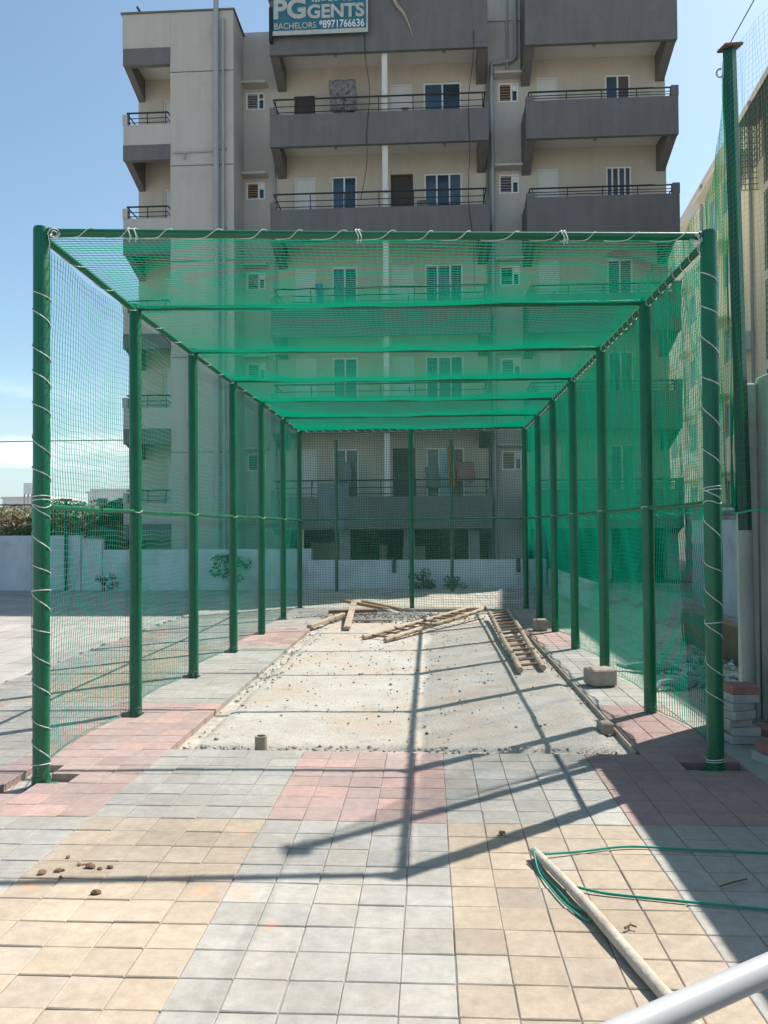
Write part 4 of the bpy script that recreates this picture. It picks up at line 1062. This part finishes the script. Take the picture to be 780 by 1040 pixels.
def plank(x0, y0, x1, y1, z0, z1, w, h, m, lab, name='wooden_plank'):
    L_ = sqrt((x1-x0)**2+(y1-y0)**2); g = MB(); g.obox((0, 0, 0), (L_, w, h), 0, min(w, h)*.15)
    o = g.build(name, M[m]); o.location = ((x0+x1)/2, (y0+y1)/2, (z0+z1)/2); o.rotation_euler = (0, -atan2(z1-z0, L_), atan2(y1-y0, x1-x0))
    return tag(o, lab, 'plank' if 'plank' in name else 'pole', 'loose timber heaped at the back of the slab')
plank(-1.97, 12.95, -1.55, 14.3, .03, .08, .09, .06, 'bamboo', 'pale timber lying at the left end of the timber heap')
plank(-1.33, 12.75, -1.42, 14.9, .03, .24, .11, .05, 'bamboo', 'pale plank pointing at the camera in the timber heap')
plank(-1.70, 15.1, -.75, 14.9, .26, .10, .10, .06, 'plank', 'brown beam on top of the timber heap, the highest one')
plank(-1.30, 15.3, -.55, 15.0, .22, .10, .10, .05, 'plank', 'brown beam just behind the highest one in the timber heap')
plank(-1.85, 14.5, -.95, 14.55, .10, .12, .08, .06, 'rung', 'dark brown beam in the middle of the timber heap')
plank(-1.38, 13.9, -.65, 13.9, .02, .02, .10, .04, 'block', 'grey board lying flat on the slab under the timber heap')
plank(-.95, 15.0, -.45, 14.6, .14, .03, .13, .02, 'gravel', 'thin dark board at the right end of the timber heap')
# foreground wooden pole
g = MB(); pts = []; rr = []
A0 = np.array([.50, 4.03, .03]); A1 = np.array([.96, 2.22, .04])
for k in range(26):
    t = k/25; p = A0*(1-t)+A1*t; pts.append((p[0]+.012*sin(t*5+.5), p[1], p[2]+.006*sin(t*7))); rr.append((.022+.006*t)*(1+.05*sin(k*1.9)))
g.tube(pts, rr, 12, wob=.03); tag(g.build('wooden_pole', M['pole_wood'], None, True), 'crooked bare wooden pole lying on yellow tiles in the foreground', 'pole')
def gr(px, py):
    return None
# green twine strands
def ribbon(pts, w, lab, m='twine'):
    g = MB(); P = np.array(pts, float)
    # smooth by Catmull-like interpolation
    Q = []
    for i in range(len(P)-1):
        p0 = P[max(i-1, 0)]; p1 = P[i]; p2 = P[i+1]; p3 = P[min(i+2, len(P)-1)]
        for s_ in range(8):
            t = s_/8; Q.append(.5*((2*p1)+(-p0+p2)*t+(2*p0-5*p1+4*p2-p3)*t*t+(-p0+3*p1-3*p2+p3)*t**3))
    Q.append(P[-1]); g.tube([tuple(q) for q in Q], w, 6)
    return tag(g.build('twine_strand', M[m], None, True), lab, 'twine')
ribbon([(.56, 4.03, .018), (.75, 4.09, .010), (1.0, 4.16, .010), (1.3, 4.135, .010), (1.68, 4.11, .010), (2.6, 4.0, .010)], .0055, 'green twine stretched across the tiles to the right, the farther strand')
ribbon([(.60, 3.70, .02), (.75, 3.64, .010), (.92, 3.60, .010), (1.2, 3.55, .010), (1.43, 3.51, .010), (2.6, 3.3, .010)], .006, 'green twine stretched across the tiles to the right, the nearer strand')
ribbon([(.50, 4.00, .06), (.505, 3.86, .010), (.53, 3.70, .010), (.575, 3.52, .010), (.64, 3.38, .012), (.66, 3.42, .02)], .0045, 'green twine loop hanging left of the wooden pole, outer turn')
ribbon([(.51, 4.00, .05), (.52, 3.85, .012), (.56, 3.68, .012), (.60, 3.52, .012), (.65, 3.44, .02)], .0055, 'green twine loop hanging left of the wooden pole, inner turn')
g = MB(); g.tube([(1.30, 3.72, .012), (1.38, 3.76, .016), (1.45, 3.80, .012)], .004, 5); tag(g.build('twig', M['bark'], None, True), 'short dark twig on shaded tiles between the two twine strands', 'twig')

# blocks
def block(x, y, z, d, rz, m, name, lab, cat, grp=None, ch=.012):
    g = MB(); g.obox((0, 0, d[2]/2), d, 0, ch); o = g.build(name, M[m]); o.location = (x, y, z); o.rotation_euler = (0, 0, rz); return tag(o, lab, cat, grp)
block(1.75, 8.38, .004, (.27, .24, .17), .25, 'block', 'concrete_block', 'large tan concrete block on the kerb beside the third right post', 'block', ch=.014)
block(1.72, 12.65, .004, (.20, .18, .18), .1, 'block', 'concrete_block', 'small tan concrete block on the kerb beyond the ladder', 'block', ch=.01)
block(1.42, 6.63, -.05, (.10, .16, .10), .1, 'block', 'brick_piece', 'broken brick piece wedged in the gap at the right kerb', 'brick', ch=.01)
g = MB(); g.ring((0, 0), .046, .034, 0, .135, 24)
g.tube([(0,0,0), (0,0,.09)], .033, 16)
o = g.build('pipe_stub', M['block'], None, True); o.location = (-1.275, 5.96, -.05); tag(o, 'short capped pipe stub standing at the front edge of the slab', 'pipe')
# stacks of spare pavers
st = [('paver_grey', 'bottom'), ('paver_grey', 'second from the bottom'), ('paver_grey', 'third from the bottom'), ('paver_grey', 'fourth from the bottom'), ('paver_grey', 'fifth from the bottom'), ('paver_grey', 'second from the top'), ('paver_red', 'top')]
offs = [(.02, .01, .1), (.05, 0, -.05), (-.02, .02, .32), (.0, 0, .42), (-.01, .01, .40), (.03, .0, .12), (.04, .01, .05)]
for k, ((m, lab), (dx, dy, rz)) in enumerate(zip(st, offs)):
    block(2.31+dx, 6.22+dy, .006+k*.0615, (.2, .2, .060), rz, m, 'loose_paver', ('reddish' if m == 'paver_red' else 'grey') + ' paver, ' + lab + ' of the tall stack by the grey wall', 'paver', 'spare pavers stacked by the right wall', .004)
block(2.36, 5.68, .006, (.2, .2, .06), .3, 'paver_grey', 'loose_paver', 'grey paver, lower one of the short stack nearest the right border', 'paver', 'spare pavers stacked by the right wall', .004)
block(2.385, 5.68, .068, (.2, .2, .06), .18, 'paver_red', 'loose_paver', 'reddish paver, upper one of the short stack nearest the right border', 'paver', 'spare pavers stacked by the right wall', .004)
block(2.63, 6.45, .006, (.2, .2, .06), .6, 'paver_red', 'loose_paver', 'reddish paver lying alone against the foot of the grey wall', 'paver', 'spare pavers stacked by the right wall', .004)
# rubble heap right side
g = MB()
for k in range(300):
    x = random.gauss(3.1, .35); y = random.gauss(8.6, .9)
    if x < 2.2: continue
    rock(g, x, y, -.02+random.uniform(0, .12)*max(0, 1-abs(x-3.3)), random.uniform(.02, .06), 400+k)
tag(g.build('rubble_heap', M['cement']), 'spread of grey rubble on the ground beyond the right front post', 'rubble', kind='stuff')
for k, (x, y, rz) in enumerate([(2.55, 8.2, .4), (2.9, 7.7, 1.1), (2.45, 9.1, -.3)]):
    g = MB(); n = 9
    pts = [(-.35+.7*i/(n-1), .05*sin(i*1.3), .03+.04*abs(sin(i*.9+k))) for i in range(n)]
    g.tube(pts, [.02+.03*sin(pi*i/(n-1)) for i in range(n)], 6, wob=.3)
    o = g.build('crumpled_sack', M['cloth_grey'], None, True); o.location = (x, y, .0); o.rotation_euler = (0, 0, rz)
    tag(o, ['crumpled grey sack on the ground, the left-hand one behind the right netting', 'crumpled grey sack beside the cement pillar', 'crumpled grey sack farthest back beside the rubble'][k], 'sack', 'crumpled sacks on the rubble')

# ------------------------------------------------------------------ near handrail pipe
t = thing('handrail', (.6, 1.0, 0), 'pale painted steel pipe rail crossing the bottom right corner', 'railing')
Pa = np.array([.018, .833, 1.05]); Pb = np.array([.898, 1.403, 1.05])
g = MB(); g.tube([tuple(Pa*(1-u)+Pb*u) for u in np.linspace(0, 1, 12)], .0180, 40)
g.build('pipe', M['steel'], t, True)
for p in (Pa, Pb):
    g = MB(); g.tube([(p[0], p[1], 0), (p[0], p[1], p[2]-.021)], .020, 20); g.build('upright', M['steel'], t, True)

# ------------------------------------------------------------------ camera
f_px = 810.0
Yc = np.array([46.0, -14.5, -f_px]); Yc /= np.linalg.norm(Yc)
th = radians(.45); Up = np.array([-sin(th), cos(th), 0.0]); Up -= Yc*np.dot(Up, Yc); Up /= np.linalg.norm(Up)
Xc = np.cross(Yc, Up)
from mathutils import Matrix
R = Matrix(((Xc[0], Yc[0], Up[0]), (Xc[1], Yc[1], Up[1]), (Xc[2], Yc[2], Up[2]))).transposed()   # camera -> world
cam = bpy.data.cameras.new('camera'); co = bpy.data.objects.new('camera', cam); col.objects.link(co)
mw = R.to_4x4(); mw.translation = (0, 0, 1.65); co.matrix_world = mw
cam.sensor_fit = 'VERTICAL'; cam.sensor_height = 36; cam.sensor_width = 27; cam.lens = 36*f_px/1040
cam.clip_start = .05; cam.clip_end = 2000
scn.camera = co

# ------------------------------------------------------------------ light
sd = np.array([2.10, 1.76, 3.66]); sd /= np.linalg.norm(sd)
el = math.asin(sd[2]); az = atan2(sd[0], sd[1])
sun = bpy.data.lights.new('sun', 'SUN'); so = bpy.data.objects.new('sun', sun); col.objects.link(so)
sun.energy = 4.7; sun.angle = radians(.5); sun.color = (1, .955, .88)
from mathutils import Vector
so.rotation_euler = Vector(tuple(-sd)).to_track_quat('-Z', 'Y').to_euler(); so.location = (10, 8, 30)
w = bpy.data.worlds.new('World'); scn.world = w; w.use_nodes = True; nt = w.node_tree; L = nt.links.new
bg = nt.nodes['Background']
sky = nt.nodes.new('ShaderNodeTexSky'); sky.sky_type = 'NISHITA'; sky.sun_disc = False; sky.sun_elevation = el; sky.sun_rotation = az
sky.air_density = 1.0; sky.dust_density = 1.2; sky.ozone_density = 1.3; sky.altitude = 0
tc = N(nt, 'ShaderNodeTexCoord'); sp = N(nt, 'ShaderNodeSeparateXYZ'); L(tc.outputs['Generated'], sp.inputs[0])
mp = N(nt, 'ShaderNodeMapping'); mp.inputs['Scale'].default_value = (3, 3, 16); L(tc.outputs['Generated'], mp.inputs[0])
nz = N(nt, 'ShaderNodeTexNoise'); nz.inputs['Scale'].default_value = 1.6; nz.inputs['Detail'].default_value = 7; nz.inputs['Roughness'].default_value = .55; L(mp.outputs[0], nz.inputs['Vector'])
rp = N(nt, 'ShaderNodeMapRange'); L(nz.outputs['Fac'], rp.inputs['Value']); rp.inputs['From Min'].default_value = .44; rp.inputs['From Max'].default_value = .62; rp.interpolation_type = 'SMOOTHSTEP'
ml = N(nt, 'ShaderNodeMapRange'); L(sp.outputs['Z'], ml.inputs['Value']); ml.inputs['From Min'].default_value = .09; ml.inputs['From Max'].default_value = .19; ml.inputs['To Min'].default_value = 1; ml.inputs['To Max'].default_value = 0; ml.interpolation_type = 'SMOOTHSTEP'
mu = N(nt, 'ShaderNodeMath', operation='MULTIPLY'); L(rp.outputs[0], mu.inputs[0]); L(ml.outputs[0], mu.inputs[1])
mu2 = N(nt, 'ShaderNodeMath', operation='MULTIPLY'); L(mu.outputs[0], mu2.inputs[0]); mu2.inputs[1].default_value = .8
mx = N(nt, 'ShaderNodeMix', data_type='RGBA'); L(mu2.outputs[0], mx.inputs['Factor']); hz = N(nt, 'ShaderNodeMapRange'); L(sp.outputs['Z'], hz.inputs['Value']); hz.inputs['From Min'].default_value = .0; hz.inputs['From Max'].default_value = .17; hz.inputs['To Min'].default_value = .9; hz.inputs['To Max'].default_value = 0
hm = N(nt, 'ShaderNodeMix', data_type='RGBA'); L(hz.outputs[0], hm.inputs['Factor']); L(sky.outputs[0], hm.inputs[6]); hm.inputs[7].default_value = (3.9, 4.6, 5.3, 1); L(hm.outputs[2], mx.inputs[6]); mx.inputs[7].default_value = (6.6, 6.8, 7.0, 1)
mt = N(nt, 'ShaderNodeMix', data_type='RGBA', blend_type='MULTIPLY'); mt.inputs['Factor'].default_value = 1; L(mx.outputs[2], mt.inputs[6]); mt.inputs[7].default_value = (.97, 1.06, 1.0, 1)
L(mt.outputs[2], bg.inputs['Color']); bg.inputs['Strength'].default_value = .104

vs = scn.view_settings; vs.view_transform = 'Standard'; vs.look = 'None'; vs.gamma = 1; vs.exposure = .80; vs.use_curve_mapping = False
scn.render.engine = 'CYCLES'
scn.cycles.max_bounces = 6; scn.cycles.diffuse_bounces = 3; scn.cycles.use_denoising = True
